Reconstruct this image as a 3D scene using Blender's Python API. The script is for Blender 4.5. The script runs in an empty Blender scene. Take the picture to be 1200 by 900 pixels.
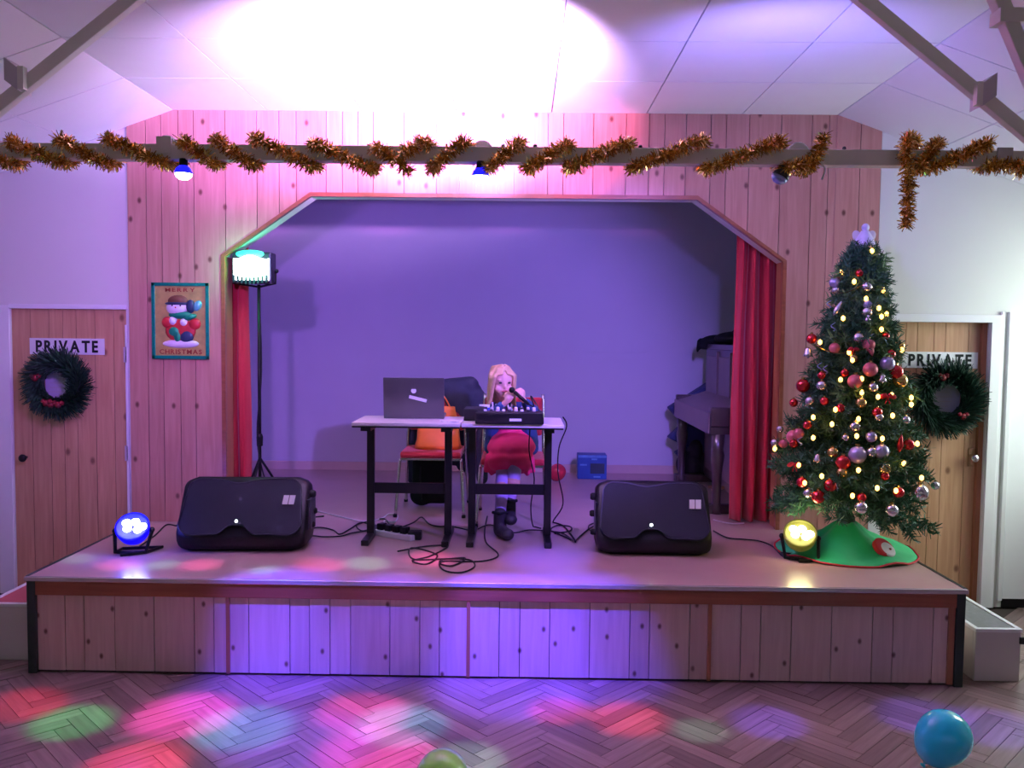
import bpy, bmesh, math, random
from mathutils import Vector, Matrix, Euler
random.seed(7)
PI = math.pi
SC = bpy.context.scene
COL = SC.collection

# ------------------------------------------------------------------ camera
CAM = Vector((0.1304, 0.0, 1.7483))
CR = Vector((0.99987417, 0.01172202, 0.0106878))
CU = Vector((-0.01132626, 0.05582586, 0.99837628))
CW = Vector((-0.01110633, 0.99837171, -0.0559516))
cd = bpy.data.cameras.new('camera'); cd.sensor_width = 36; cd.lens = 36 * 1000 / 1200
cd.clip_start = 0.05; cd.clip_end = 100
cam = bpy.data.objects.new('camera', cd); COL.objects.link(cam)
cam.matrix_world = Matrix(((CR.x, CU.x, -CW.x, CAM.x), (CR.y, CU.y, -CW.y, CAM.y), (CR.z, CU.z, -CW.z, CAM.z), (0, 0, 0, 1)))
SC.camera = cam
SC.view_settings.view_transform = 'Standard'; SC.view_settings.look = 'None'
SC.view_settings.gamma = 1; SC.view_settings.use_curve_mapping = False
SC.view_settings.exposure = 0.0

# ------------------------------------------------------------------ world and big lights
wd = bpy.data.worlds.new('world'); SC.world = wd; wd.use_nodes = True
wb = wd.node_tree.nodes['Background']
wb.inputs[0].default_value = (0.62, 0.59, 0.60, 1); wb.inputs[1].default_value = 0.36

def light(kind, name, loc, energy, color, target=None, **kw):
    l = bpy.data.lights.new(name, kind); l.energy = energy; l.color = color
    for k, v in kw.items(): setattr(l, k, v)
    o = bpy.data.objects.new(name, l); COL.objects.link(o); o.location = loc
    if target is not None:
        o.rotation_euler = (Vector(target) - Vector(loc)).to_track_quat('-Z', 'Y').to_euler()
    return o
# daylight entering by the window in the right-hand side wall
light('AREA', 'window_daylight', (4.35, 4.95, 1.75), 60, (0.86, 1.0, 0.95), (3.0, 5.2, 0.9), shape='RECTANGLE', size=0.8, size_y=1.3)
# ------------------------------------------------------------------ pixel helpers (a pixel gives only a direction)
def ray(x, y): return CW + CR * ((x - 600) / 1000) + CU * ((450 - y) / 1000)
def PY(x, y, Y): d = ray(x, y); return CAM + d * ((Y - CAM.y) / d.y)
def PZ(x, y, Z): d = ray(x, y); return CAM + d * ((Z - CAM.z) / d.z)

YF, YW, YB = 4.25, 5.571, 7.82       # stage front, proscenium wall, stage back wall
SH = 0.5                              # stage height
WS = 2.3746                           # stage half width
WO, WO2, ZO1, ZO2 = 1.816, 1.246, 2.25, 2.648   # opening
WC, ZC, SL = 2.128, 3.179, 0.355      # ceiling fold, height, side slope
YT = 3.5                              # truss plane
def ceil_z(x): return ZC - max(0, abs(x) - WC) * SL

# ------------------------------------------------------------------ materials
MATS = {}
def new_mat(name):
    m = bpy.data.materials.new(name); m.use_nodes = True; MATS[name] = m
    nt = m.node_tree; return m, nt, nt.nodes['Principled BSDF']
def nd(nt, t, **kw):
    n = nt.nodes.new(t)
    for k, v in kw.items(): setattr(n, k, v)
    return n
def mat(name, col, rough=0.5, metal=0.0, var=0.12, scale=18, bump=0.0, bscale=120, emit=None, es=0.0, sheen=0, coat=0, trans=0, island=0.0):
    m, nt, b = new_mat(name); L = nt.links.new
    tc = nd(nt, 'ShaderNodeTexCoord'); nz = nd(nt, 'ShaderNodeTexNoise'); nz.inputs['Scale'].default_value = scale; nz.inputs['Detail'].default_value = 3
    L(tc.outputs['Object'], nz.inputs['Vector'])
    mx = nd(nt, 'ShaderNodeMix', data_type='RGBA')
    mx.inputs['A'].default_value = (*[max(0, c * (1 - var)) for c in col], 1); mx.inputs['B'].default_value = (*[min(1, c * (1 + var)) for c in col], 1)
    L(nz.outputs['Fac'], mx.inputs['Factor']); out = mx.outputs['Result']
    if island:
        g = nd(nt, 'ShaderNodeNewGeometry'); hv = nd(nt, 'ShaderNodeHueSaturation'); mr = nd(nt, 'ShaderNodeMapRange')
        mr.inputs['To Min'].default_value = 1 - island; mr.inputs['To Max'].default_value = 1 + island
        L(g.outputs['Random Per Island'], mr.inputs['Value']); L(mr.outputs['Result'], hv.inputs['Value']); L(out, hv.inputs['Color']); out = hv.outputs['Color']
    L(out, b.inputs['Base Color'])
    b.inputs['Roughness'].default_value = rough; b.inputs['Metallic'].default_value = metal
    if max(col) < 0.03: b.inputs['Specular IOR Level'].default_value = 0.22
    if sheen: b.inputs['Sheen Weight'].default_value = sheen
    if coat: b.inputs['Coat Weight'].default_value = coat; b.inputs['Coat Roughness'].default_value = 0.15
    if trans: b.inputs['Transmission Weight'].default_value = trans
    if emit: b.inputs['Emission Color'].default_value = (*emit, 1); b.inputs['Emission Strength'].default_value = es
    if bump:
        n2 = nd(nt, 'ShaderNodeTexNoise'); n2.inputs['Scale'].default_value = bscale; n2.inputs['Detail'].default_value = 4
        L(tc.outputs['Object'], n2.inputs['Vector']); bp = nd(nt, 'ShaderNodeBump'); bp.inputs['Strength'].default_value = bump; bp.inputs['Distance'].default_value = 0.004
        L(n2.outputs['Fac'], bp.inputs['Height']); L(bp.outputs['Normal'], b.inputs['Normal'])
    return m
def pine(name, c1, c2, knot, rough=0.42, kscale=3.2, axis='Z', knots=True, island=0.07, coat=0.15):
    """vertical pine boards: long grain along axis, dark knots, small board to board difference"""
    m, nt, b = new_mat(name); L = nt.links.new
    tc = nd(nt, 'ShaderNodeTexCoord'); mp = nd(nt, 'ShaderNodeMapping')
    st = {'Z': (26, 26, 1.6), 'X': (1.6, 26, 26), 'Y': (26, 1.6, 26)}[axis]
    mp.inputs['Scale'].default_value = st; L(tc.outputs['Object'], mp.inputs['Vector'])
    nz = nd(nt, 'ShaderNodeTexNoise'); nz.inputs['Scale'].default_value = 1.6; nz.inputs['Detail'].default_value = 6; nz.inputs['Distortion'].default_value = 0.6
    L(mp.outputs['Vector'], nz.inputs['Vector'])
    mx = nd(nt, 'ShaderNodeMix', data_type='RGBA'); mx.inputs['A'].default_value = (*c1, 1); mx.inputs['B'].default_value = (*c2, 1)
    rp = nd(nt, 'ShaderNodeValToRGB'); rp.color_ramp.elements[0].position = 0.3; rp.color_ramp.elements[1].position = 0.7
    L(nz.outputs['Fac'], rp.inputs['Fac']); L(rp.outputs['Color'], mx.inputs['Factor']); out = mx.outputs['Result']
    if knots:
        m2 = nd(nt, 'ShaderNodeMapping'); m2.inputs['Scale'].default_value = {'Z': (kscale * 1.5, kscale * 1.5, kscale), 'X': (kscale, kscale * 1.5, kscale * 1.5), 'Y': (kscale * 1.5, kscale, kscale * 1.5)}[axis]
        L(tc.outputs['Object'], m2.inputs['Vector'])
        sx = nd(nt, 'ShaderNodeSeparateXYZ'); cx_ = nd(nt, 'ShaderNodeCombineXYZ'); L(m2.outputs['Vector'], sx.inputs[0]); L(sx.outputs['X'], cx_.inputs['X']); L(sx.outputs['Z'], cx_.inputs['Y'])
        vo = nd(nt, 'ShaderNodeTexVoronoi', voronoi_dimensions='2D'); vo.inputs['Scale'].default_value = 1.0; L(cx_.outputs[0], vo.inputs['Vector'])
        r2 = nd(nt, 'ShaderNodeValToRGB'); e = r2.color_ramp.elements; e[0].position = 0.03; e[0].color = (1, 1, 1, 1); e[1].position = 0.085; e[1].color = (0, 0, 0, 1)
        L(vo.outputs['Distance'], r2.inputs['Fac'])
        sc_ = nd(nt, 'ShaderNodeSeparateColor'); L(vo.outputs['Color'], sc_.inputs[0]); gt = nd(nt, 'ShaderNodeMath', operation='GREATER_THAN'); gt.inputs[1].default_value = 0.30; L(sc_.outputs[0], gt.inputs[0])
        ml = nd(nt, 'ShaderNodeMath', operation='MULTIPLY'); L(r2.outputs['Color'], ml.inputs[0]); L(gt.outputs[0], ml.inputs[1])
        mk = nd(nt, 'ShaderNodeMix', data_type='RGBA'); mk.inputs['B'].default_value = (*knot, 1)
        L(ml.outputs[0], mk.inputs['Factor']); L(out, mk.inputs['A']); out = mk.outputs['Result']
    g = nd(nt, 'ShaderNodeNewGeometry'); oi = nd(nt, 'ShaderNodeObjectInfo'); ad = nd(nt, 'ShaderNodeMath', operation='ADD'); fr = nd(nt, 'ShaderNodeMath', operation='FRACT')
    L(g.outputs['Random Per Island'], ad.inputs[0]); L(oi.outputs['Random'], ad.inputs[1]); L(ad.outputs[0], fr.inputs[0])
    hv = nd(nt, 'ShaderNodeHueSaturation'); mr = nd(nt, 'ShaderNodeMapRange'); mr.inputs['To Min'].default_value = 1 - island; mr.inputs['To Max'].default_value = 1 + island
    L(fr.outputs[0], mr.inputs['Value']); L(mr.outputs['Result'], hv.inputs['Value']); L(out, hv.inputs['Color'])
    L(hv.outputs['Color'], b.inputs['Base Color']); b.inputs['Roughness'].default_value = rough
    b.inputs['Coat Weight'].default_value = coat; b.inputs['Coat Roughness'].default_value = 0.3
    bp = nd(nt, 'ShaderNodeBump'); bp.inputs['Strength'].default_value = 0.15; bp.inputs['Distance'].default_value = 0.002
    L(nz.outputs['Fac'], bp.inputs['Height']); L(bp.outputs['Normal'], b.inputs['Normal'])
    return m

pine('pine', (0.47, 0.225, 0.17), (0.58, 0.31, 0.24), (0.15, 0.05, 0.035))
pine('door_pine', (0.50, 0.27, 0.14), (0.62, 0.37, 0.21), (0.22, 0.10, 0.05), kscale=2.6)
pine('stage_pine', (0.60, 0.43, 0.39), (0.70, 0.53, 0.48), (0.16, 0.08, 0.06), kscale=4.2)
pine('nosing_wood', (0.24, 0.075, 0.035), (0.33, 0.11, 0.05), (0.1, 0.03, 0.02), axis='X', knots=False, rough=0.3, coat=0.4)
pine('batten_wood', (0.34, 0.13, 0.06), (0.42, 0.17, 0.08), (0.1, 0.03, 0.02), knots=False)
pine('parquet', (0.17, 0.105, 0.095), (0.29, 0.195, 0.175), (0.1, 0.05, 0.04), axis='X', knots=False, rough=0.38, island=0.34, coat=0.25)
mat('floor_gap', (0.05, 0.035, 0.03), 0.8)
mat('stage_top', (0.46, 0.30, 0.28), 0.36, var=0.12, scale=5, bump=0.05, bscale=30, coat=0.25)
mat('nosing_highlight', (0.75, 0.7, 0.72), 0.25, 0.6, var=0.15, scale=9)
mat('white_wall', (0.74, 0.76, 0.70), 0.75, var=0.03, scale=3, bump=0.12, bscale=60)
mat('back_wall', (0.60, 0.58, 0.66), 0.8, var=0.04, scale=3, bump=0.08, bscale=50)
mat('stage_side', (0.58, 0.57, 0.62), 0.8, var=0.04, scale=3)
mat('skirting', (0.62, 0.46, 0.42), 0.6, var=0.05)
mat('ceiling_tile', (0.86, 0.85, 0.86), 0.85, var=0.02, scale=6, bump=0.25, bscale=90)
mat('ceiling_gap', (0.38, 0.36, 0.42), 0.9)
mat('white_paint', (0.84, 0.86, 0.85), 0.45, var=0.03, scale=10, bump=0.04)
mat('beam_paint', (0.80, 0.78, 0.69), 0.5, var=0.07, scale=12, bump=0.05)
mat('cleat_paint', (0.60, 0.56, 0.58), 0.5, var=0.06)
mat('dark_metal', (0.02, 0.02, 0.022), 0.4, 0.6)
mat('black_plastic', (0.007, 0.007, 0.010), 0.45, bump=0.1, bscale=250)
mat('black_rubber', (0.012, 0.012, 0.014), 0.55)
mat('grille_black', (0.008, 0.009, 0.020), 0.6, 0.0, bump=0.5, bscale=420)
mat('chrome', (0.7, 0.7, 0.72), 0.22, 1.0, var=0.04)
mat('post_green', (0.02, 0.035, 0.03), 0.4, 0.2)
mat('curtain_red', (0.50, 0.010, 0.030), 0.75, var=0.14, scale=6, bump=0.2, bscale=300, sheen=0.3)
mat('chair_red', (0.42, 0.015, 0.03), 0.85, var=0.12, bump=0.3, bscale=300, sheen=0.2)
mat('sign_white', (0.80, 0.82, 0.82), 0.5, var=0.02)
mat('ink', (0.015, 0.02, 0.02), 0.5)
mat('paper', (0.62, 0.62, 0.72), 0.6, var=0.03)
mat('needle_green', (0.036, 0.125, 0.066), 0.6, var=0.35, scale=8, island=0.5)
mat('needle_light', (0.09, 0.21, 0.06), 0.6, var=0.35, scale=8, island=0.5)
mat('wreath_green', (0.014, 0.055, 0.03), 0.6, var=0.35, scale=14, island=0.5)
mat('tinsel_gold', (0.80, 0.52, 0.16), 0.24, 1.0, var=0.25, scale=40, island=0.45)
mat('trunk_green', (0.015, 0.05, 0.03), 0.7)
mat('felt_green', (0.0, 0.42, 0.13), 0.8, var=0.12, scale=14, bump=0.15, bscale=200, sheen=0.2)
mat('felt_red', (0.52, 0.02, 0.03), 0.8)
mat('felt_white', (0.75, 0.68, 0.70), 0.85)
mat('bauble_red', (0.58, 0.012, 0.02), 0.16, 0.55, coat=0.5)
mat('bauble_silver', (0.72, 0.70, 0.74), 0.18, 0.9)
mat('bauble_lilac', (0.50, 0.46, 0.72), 0.25, 0.5)
mat('bauble_gold', (0.62, 0.45, 0.16), 0.22, 0.85)
mat('bauble_pink', (0.62, 0.16, 0.20), 0.4, 0.3)
mat('ribbon_blue', (0.35, 0.45, 0.80), 0.3, 0.6)
mat('fairy_glow', (1, 0.62, 0.2), 0.4, emit=(1.0, 0.46, 0.09), es=8)
mat('wire_green', (0.01, 0.03, 0.015), 0.5)
mat('topper_lilac', (0.74, 0.68, 0.95), 0.5, var=0.15, scale=30)  # plain pale lilac, no emission
mat('glow_white', (1, 1, 1), 0.4, emit=(0.85, 0.95, 1.0), es=14)
mat('glow_blue', (0.02, 0.02, 0.9), 0.3, emit=(0.01, 0.01, 1.0), es=1.6)
mat('glow_blue_lens', (0.8, 0.9, 1), 0.3, emit=(0.75, 0.85, 1.0), es=14)
mat('glow_yellow_lens', (1, 1, 0.8), 0.3, emit=(1.0, 0.92, 0.45), es=14)
mat('glow_green', (0.1, 0.9, 0.5), 0.3, emit=(0.0, 0.9, 0.42), es=2.2)
mat('glow_green_lens', (0.8, 1, 0.9), 0.3, emit=(0.75, 1.0, 0.9), es=10)
mat('par_dark', (0.03, 0.03, 0.05), 0.35, 0.3)
mat('table_white', (0.72, 0.70, 0.70), 0.35, var=0.04)
mat('laptop_dark', (0.10, 0.095, 0.11), 0.3, 0.5, var=0.05)
mat('mark_white', (0.85, 0.85, 0.88), 0.4)
mat('orange_bag', (0.85, 0.20, 0.03), 0.5, var=0.22, scale=9, bump=0.4, bscale=18)
mat('navy_cloth', (0.018, 0.022, 0.05), 0.85, var=0.3, bump=0.3, bscale=60)
mat('dark_cloth', (0.010, 0.012, 0.015), 0.85, var=0.3, bump=0.3, bscale=60)
mat('jacket_blue', (0.018, 0.05, 0.17), 0.8, var=0.25, bump=0.3, bscale=70)
mat('dress_pink', (0.85, 0.03, 0.17), 0.75, var=0.15, scale=14, bump=0.3, bscale=40)
mat('tights', (0.42, 0.30, 0.62), 0.8, var=0.1)
mat('sock_yellow', (0.62, 0.36, 0.26), 0.8)
mat('boot', (0.02, 0.017, 0.03), 0.6, bump=0.3)
mat('skin', (0.80, 0.45, 0.40), 0.5, var=0.04)
mat('lips', (0.55, 0.12, 0.14), 0.45)
mat('eye', (0.05, 0.04, 0.05), 0.25)
mat('hair', (0.66, 0.42, 0.26), 0.5, var=0.25, scale=30, bump=0.5, bscale=90)
mat('box_blue', (0.01, 0.07, 0.30), 0.4, var=0.25, scale=12)
mat('box_print', (0.10, 0.28, 0.55), 0.4, var=0.4, scale=20)
mat('box_dark', (0.01, 0.03, 0.06), 0.4)
mat('balloon_red', (0.62, 0.03, 0.06), 0.25, coat=0.5)
mat('balloon_blue', (0.02, 0.68, 1.0), 0.18, coat=0.8, var=0.04)
mat('balloon_green', (0.42, 0.85, 0.20), 0.18, coat=0.8, var=0.04)
for k in ('balloon_green', 'balloon_blue'):
    b_ = MATS[k].node_tree.nodes['Principled BSDF']; b_.inputs['Subsurface Weight'].default_value = 0.8; b_.inputs['Subsurface Radius'].default_value = (1, 1, 1); b_.inputs['Subsurface Scale'].default_value = 0.2
mat('piano_wood', (0.045, 0.03, 0.03), 0.3, var=0.25, scale=6, coat=0.4)
mat('piano_trim', (0.17, 0.115, 0.115), 0.35, var=0.2, scale=6)
mat('mat_blue', (0.008, 0.02, 0.11), 0.6, var=0.15)
mat('step_paint', (0.66, 0.64, 0.58), 0.55, var=0.06, scale=6, bump=0.1)
mat('step_carpet', (0.22, 0.23, 0.22), 0.9, var=0.2, scale=40, bump=0.4)
mat('step_red', (0.40, 0.09, 0.11), 0.85, var=0.1, bump=0.3)
mat('poster_gold', (0.66, 0.50, 0.18), 0.35, 0.5, var=0.3, scale=22)
mat('poster_teal', (0.0, 0.27, 0.19), 0.4, 0.4, var=0.5, scale=160)
mat('poster_red', (0.50, 0.02, 0.03), 0.5)
mat('poster_white', (0.80, 0.74, 0.80), 0.5)
mat('poster_navy', (0.015, 0.03, 0.09), 0.5)
mat('poster_green', (0.0, 0.26, 0.13), 0.45)
mat('poster_brown', (0.14, 0.05, 0.025), 0.6)
mat('poster_cyan', (0.20, 0.70, 0.80), 0.25, 0.5)
mat('poster_letter', (0.36, 0.06, 0.03), 0.4, 0.3)
mat('cable_black', (0.012, 0.012, 0.016), 0.5)
mat('cable_white', (0.75, 0.72, 0.78), 0.5)
mat('window_glass', (0.8, 0.9, 0.95), 0.05, trans=0.95)
mat('brass', (0.45, 0.30, 0.14), 0.3, 0.9)
mat('blue_cup', (0.02, 0.06, 0.6), 0.35)
mat('berry', (0.30, 0.02, 0.03), 0.4)
mat('silver_bell', (0.75, 0.75, 0.8), 0.25, 0.9)

# ------------------------------------------------------------------ mesh builder
class MB:
    def __init__(s): s.v = []; s.f = []
    def add(s, vs, fs):
        n = len(s.v); s.v += [Vector(q) for q in vs]; s.f += [tuple(i + n for i in f) for f in fs]; return s
    def box(s, a, b, M=None):
        (x0, y0, z0), (x1, y1, z1) = a, b
        vs = [Vector(q) for q in ((x0, y0, z0), (x1, y0, z0), (x1, y1, z0), (x0, y1, z0), (x0, y0, z1), (x1, y0, z1), (x1, y1, z1), (x0, y1, z1))]
        if M is not None: vs = [M @ q for q in vs]
        return s.add(vs, [(0, 3, 2, 1), (4, 5, 6, 7), (0, 1, 5, 4), (1, 2, 6, 5), (2, 3, 7, 6), (3, 0, 4, 7)])
    def bbox(s, a, b, r=0.01, M=None):
        """box with chamfered edges"""
        bm = bmesh.new(); bmesh.ops.create_cube(bm, size=1)
        c = (Vector(a) + Vector(b)) / 2; d = Vector(b) - Vector(a)
        for v in bm.verts: v.co = Vector((v.co.x * d.x, v.co.y * d.y, v.co.z * d.z)) + c
        bmesh.ops.bevel(bm, geom=bm.edges[:], offset=r, segments=2, affect='EDGES', profile=0.6)
        bm.verts.index_update(); vs = [M @ v.co if M is not None else v.co.copy() for v in bm.verts]
        s.add(vs, [tuple(v.index for v in f.verts) for f in bm.faces]); bm.free(); return s
    def tube(s, pts, r, n=8, cap=True, sq=(1, 1)):
        pts = [Vector(p) for p in pts]; rr = r if isinstance(r, (list, tuple)) else [r] * len(pts)
        t0 = (pts[1] - pts[0]).normalized(); up = Vector((0, 0, 1)) if abs(t0.z) < 0.9 else Vector((1, 0, 0))
        a = t0.cross(up).normalized(); vs = []; fs = []
        for i, p in enumerate(pts):
            t = ((pts[min(i + 1, len(pts) - 1)] - pts[max(i - 1, 0)])).normalized()
            a = (a - t * a.dot(t)); a = a.normalized() if a.length > 1e-6 else t.orthogonal().normalized()
            b = t.cross(a)
            for k in range(n):
                th = 2 * PI * k / n; vs.append(p + a * (math.cos(th) * rr[i] * sq[0]) + b * (math.sin(th) * rr[i] * sq[1]))
        for i in range(len(pts) - 1):
            for k in range(n): fs.append((i * n + k, i * n + (k + 1) % n, (i + 1) * n + (k + 1) % n, (i + 1) * n + k))
        if cap: fs.append(tuple(range(n - 1, -1, -1))); fs.append(tuple((len(pts) - 1) * n + k for k in range(n)))
        return s.add(vs, fs)
    def lathe(s, prof, o=(0, 0, 0), n=20, M=None):
        vs = []; fs = []
        for r, z in prof:
            for k in range(n):
                th = 2 * PI * k / n; vs.append(Vector((r * math.cos(th), r * math.sin(th), z)))
        for i in range(len(prof) - 1):
            for k in range(n): fs.append((i * n + k, i * n + (k + 1) % n, (i + 1) * n + (k + 1) % n, (i + 1) * n + k))
        fs.append(tuple(range(n - 1, -1, -1))); fs.append(tuple((len(prof) - 1) * n + k for k in range(n)))
        if M is not None: vs = [M @ q for q in vs]
        return s.add([q + Vector(o) for q in vs], fs)
    def prism(s, poly, y0, y1, M=None):
        """polygon in XZ, extruded along Y"""
        n = len(poly); vs = [Vector((x, y0, z)) for x, z in poly] + [Vector((x, y1, z)) for x, z in poly]
        if M is not None: vs = [M @ q for q in vs]
        return s.add(vs, [tuple(range(n)), tuple(range(2 * n - 1, n - 1, -1))] + [(i, i + n, (i + 1) % n + n, (i + 1) % n) for i in range(n)])
    def ell(s, c, r, M=None, n=14, m=9):
        c = Vector(c); r = Vector(r) if hasattr(r, '__len__') else Vector((r, r, r)); vs = []; fs = []
        vs.append(Vector((0, 0, -r.z)))
        for j in range(1, m):
            ph = -PI / 2 + PI * j / m
            for k in range(n):
                th = 2 * PI * k / n; vs.append(Vector((r.x * math.cos(ph) * math.cos(th), r.y * math.cos(ph) * math.sin(th), r.z * math.sin(ph))))
        vs.append(Vector((0, 0, r.z))); top = len(vs) - 1
        for k in range(n): fs.append((0, 1 + (k + 1) % n, 1 + k)); fs.append((top, 1 + (m - 2) * n + k, 1 + (m - 2) * n + (k + 1) % n))
        for j in range(m - 2):
            for k in range(n): fs.append((1 + j * n + k, 1 + j * n + (k + 1) % n, 1 + (j + 1) * n + (k + 1) % n, 1 + (j + 1) * n + k))
        if M is not None: vs = [M @ q for q in vs]
        return s.add([q + c for q in vs], fs)
    def caps(s, p, q, r0, r1, n=12):
        """tapered capsule"""
        p, q = Vector(p), Vector(q); s.ell(p, r0, n=n, m=8); s.ell(q, r1, n=n, m=8); return s.tube([p, q], [r0, r1], n=n)
    def mesh(s, name, off=Vector((0, 0, 0))):
        me = bpy.data.meshes.new(name); me.from_pydata([tuple(q - off) for q in s.v], [], s.f); return me
    def build(s, name, m, parent=None, smooth=False, local=False, bevel=0.0, remesh=0.0, loc=None, relax=4):
        """parts: vertices are in world space unless local; a top-level mesh gets its origin at its base"""
        off = Vector((0, 0, 0))
        if not local:
            if parent is None:
                if loc is None:
                    xs = [q.x for q in s.v]; ys = [q.y for q in s.v]; zs = [q.z for q in s.v]
                    off = Vector(((min(xs) + max(xs)) / 2, (min(ys) + max(ys)) / 2, min(zs)))
                else: off = Vector(loc)
            else:
                q = parent
                while q is not None: off = off + Vector(q.location); q = q.parent
        me = s.mesh(name, off)
        if remesh or bevel: 
            tmp = bpy.data.objects.new('tmp', me); COL.objects.link(tmp)
            if remesh:
                md = tmp.modifiers.new('r', 'REMESH'); md.mode = 'VOXEL'; md.voxel_size = remesh; md.use_smooth_shade = True
                sm = tmp.modifiers.new('s', 'SMOOTH'); sm.iterations = relax; sm.factor = 0.5
            if bevel:
                md = tmp.modifiers.new('b', 'BEVEL'); md.width = bevel; md.segments = 2; md.limit_method = 'ANGLE'
            dg = bpy.context.evaluated_depsgraph_get(); m2 = bpy.data.meshes.new_from_object(tmp.evaluated_get(dg)); m2.name = name
            bpy.data.objects.remove(tmp); me = m2
        bm = bmesh.new(); bm.from_mesh(me); bmesh.ops.recalc_face_normals(bm, faces=bm.faces[:]) if len(bm.faces) < 30000 else None; bm.to_mesh(me); bm.free()
        me.materials.clear(); me.materials.append(MATS[m] if isinstance(m, str) else m)
        if smooth or remesh:
            for p in me.polygons: p.use_smooth = True
        o = bpy.data.objects.new(name, me); COL.objects.link(o)
        if parent is not None: o.parent = parent
        elif not local: o.location = off
        return o
def tag(o, label, cat, group=None, kind=None):
    o['label'] = label; o['category'] = cat
    if group: o['group'] = group
    if kind: o['kind'] = kind
    return o
def thing(name, label, cat, loc=(0, 0, 0), rz=0.0, group=None):
    o = bpy.data.objects.new(name, None); COL.objects.link(o); o.location = loc; o.rotation_euler = (0, 0, rz); o.empty_display_size = 0.1
    return tag(o, label, cat, group)
def struct(o): o['kind'] = 'structure'; return o
def copy_tree(o, parent=None):
    c = o.copy(); COL.objects.link(c); c.parent = parent
    for ch in list(o.children): copy_tree(ch, c)
    return c
def spline(pts, k=6):
    pts = [Vector(p) for p in pts]; out = []
    for i in range(len(pts) - 1):
        p0, p1, p2, p3 = pts[max(i - 1, 0)], pts[i], pts[i + 1], pts[min(i + 2, len(pts) - 1)]
        for j in range(k):
            t = j / k; out.append(0.5 * ((2 * p1) + (p2 - p0) * t + (2 * p0 - 5 * p1 + 4 * p2 - p3) * t * t + (3 * p1 - p0 - 3 * p2 + p3) * t ** 3))
    out.append(pts[-1]); return out
def text_mb(txt, size, depth, width=None, bold=0.0, spacing=1.0):
    """letters lying in XZ (reading along +X, facing -Y), origin at their centre; returns a list of MB, one per letter"""
    out = []; x = 0.0
    for ch in txt:
        cu = bpy.data.curves.new('t', 'FONT'); cu.body = ch; cu.size = size; cu.extrude = depth / 2; cu.offset = bold; cu.resolution_u = 3
        ob = bpy.data.objects.new('t', cu); COL.objects.link(ob); dg = bpy.context.evaluated_depsgraph_get(); dg.update()
        me = bpy.data.meshes.new_from_object(ob.evaluated_get(dg)); mb = MB()
        xs = [v.co.x for v in me.vertices] or [0]
        mb.add([Vector((v.co.x - min(xs) + x, -v.co.z, v.co.y)) for v in me.vertices], [tuple(p.vertices) for p in me.polygons])
        x += (max(xs) - min(xs)) + size * 0.14 * spacing; out.append(mb)
        bpy.data.objects.remove(ob); bpy.data.curves.remove(cu); bpy.data.meshes.remove(me)
    tot = x - size * 0.14 * spacing; k = (width / tot) if width else 1.0
    zs = [q.z for m_ in out for q in m_.v]; zm = (min(zs) + max(zs)) / 2
    for m_ in out: m_.v = [Vector(((q.x - tot / 2) * k, q.y, q.z - zm)) for q in m_.v]
    return out
def shift(mb, d): mb.v = [q + Vector(d) for q in mb.v]; return mb

# ================================================================== STRUCTURE
def wx(px, py=250): return PY(px, py, YW).x
# floor: dark bed with herringbone wood blocks
fl = struct(MB().box((-4.1, -3, -0.06), (4.1, YW + 0.3, -0.012)).build('floor', 'floor_gap', loc=(0, 0, 0)))
BL, BW = 0.375, 0.075; n_ = 5
bm_ = MB().box((-BL / 2 + .0012, -BW / 2 + .0012, -0.012), (BL / 2 - .0012, BW / 2 - .0012, 0.0))
blk_me = bm_.mesh('wood_block'); blk_me.materials.append(MATS['parquet'])
cands = []
c45 = math.cos(PI / 4)
for i in range(-80, 81):
    for m_ in range(-9, 10):
        for hv in (0, 1):
            if hv == 0: gx, gy, a = (i + 2 * n_ * m_ + n_ / 2) * BW, (i + 0.5) * BW, 0.0
            else: gx, gy, a = (i + 0.5) * BW, (i - 2 * n_ + 1 + n_ / 2 + 2 * n_ * m_) * BW, PI / 2
            X, Y = gx * c45 - gy * c45, gx * c45 + gy * c45
            Y += 3.0
            if abs(X) < 3.95 and 1.2 < Y < YW - 0.12:
                if abs(X) < WS + 0.02 and Y > YF + 0.30: continue
                cands.append((X, Y, a + PI / 4))
def vis_rank(c):
    d = Vector((c[0], c[1], 0)) - CAM; z = d.dot(CW); px = 600 + 1000 * d.dot(CR) / z; py = 450 - 1000 * d.dot(CU) / z
    inside = -40 < px < 1240 and py < 925 and not (abs(c[0]) < WS - .05 and c[1] > YF + .2)
    return (0 if inside else 1, abs(py - 890) if not inside else c[1])
cands.sort(key=vis_rank)
rest = MB()
for k, (X, Y, a) in enumerate(cands):
    if k < 290:
        o = bpy.data.objects.new('wood_block', blk_me); COL.objects.link(o); o.parent = fl; o.location = (X, Y, random.uniform(-0.0008, 0.0008)); o.rotation_euler = (0, 0, a)
    else:
        rest.box((-BL / 2 + .0012, -BW / 2 + .0012, -0.012), (BL / 2 - .0012, BW / 2 - .0012, 0.0), Matrix.Translation((X, Y, 0)) @ Matrix.Rotation(a, 4, 'Z'))
ro = rest.build('wood_blocks', 'parquet', fl); ro['kind'] = 'stuff'
MB().box((-4.1, -3, -0.012), (4.1, 1.05, 0)).build('floor_boards', 'parquet', fl)

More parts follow.
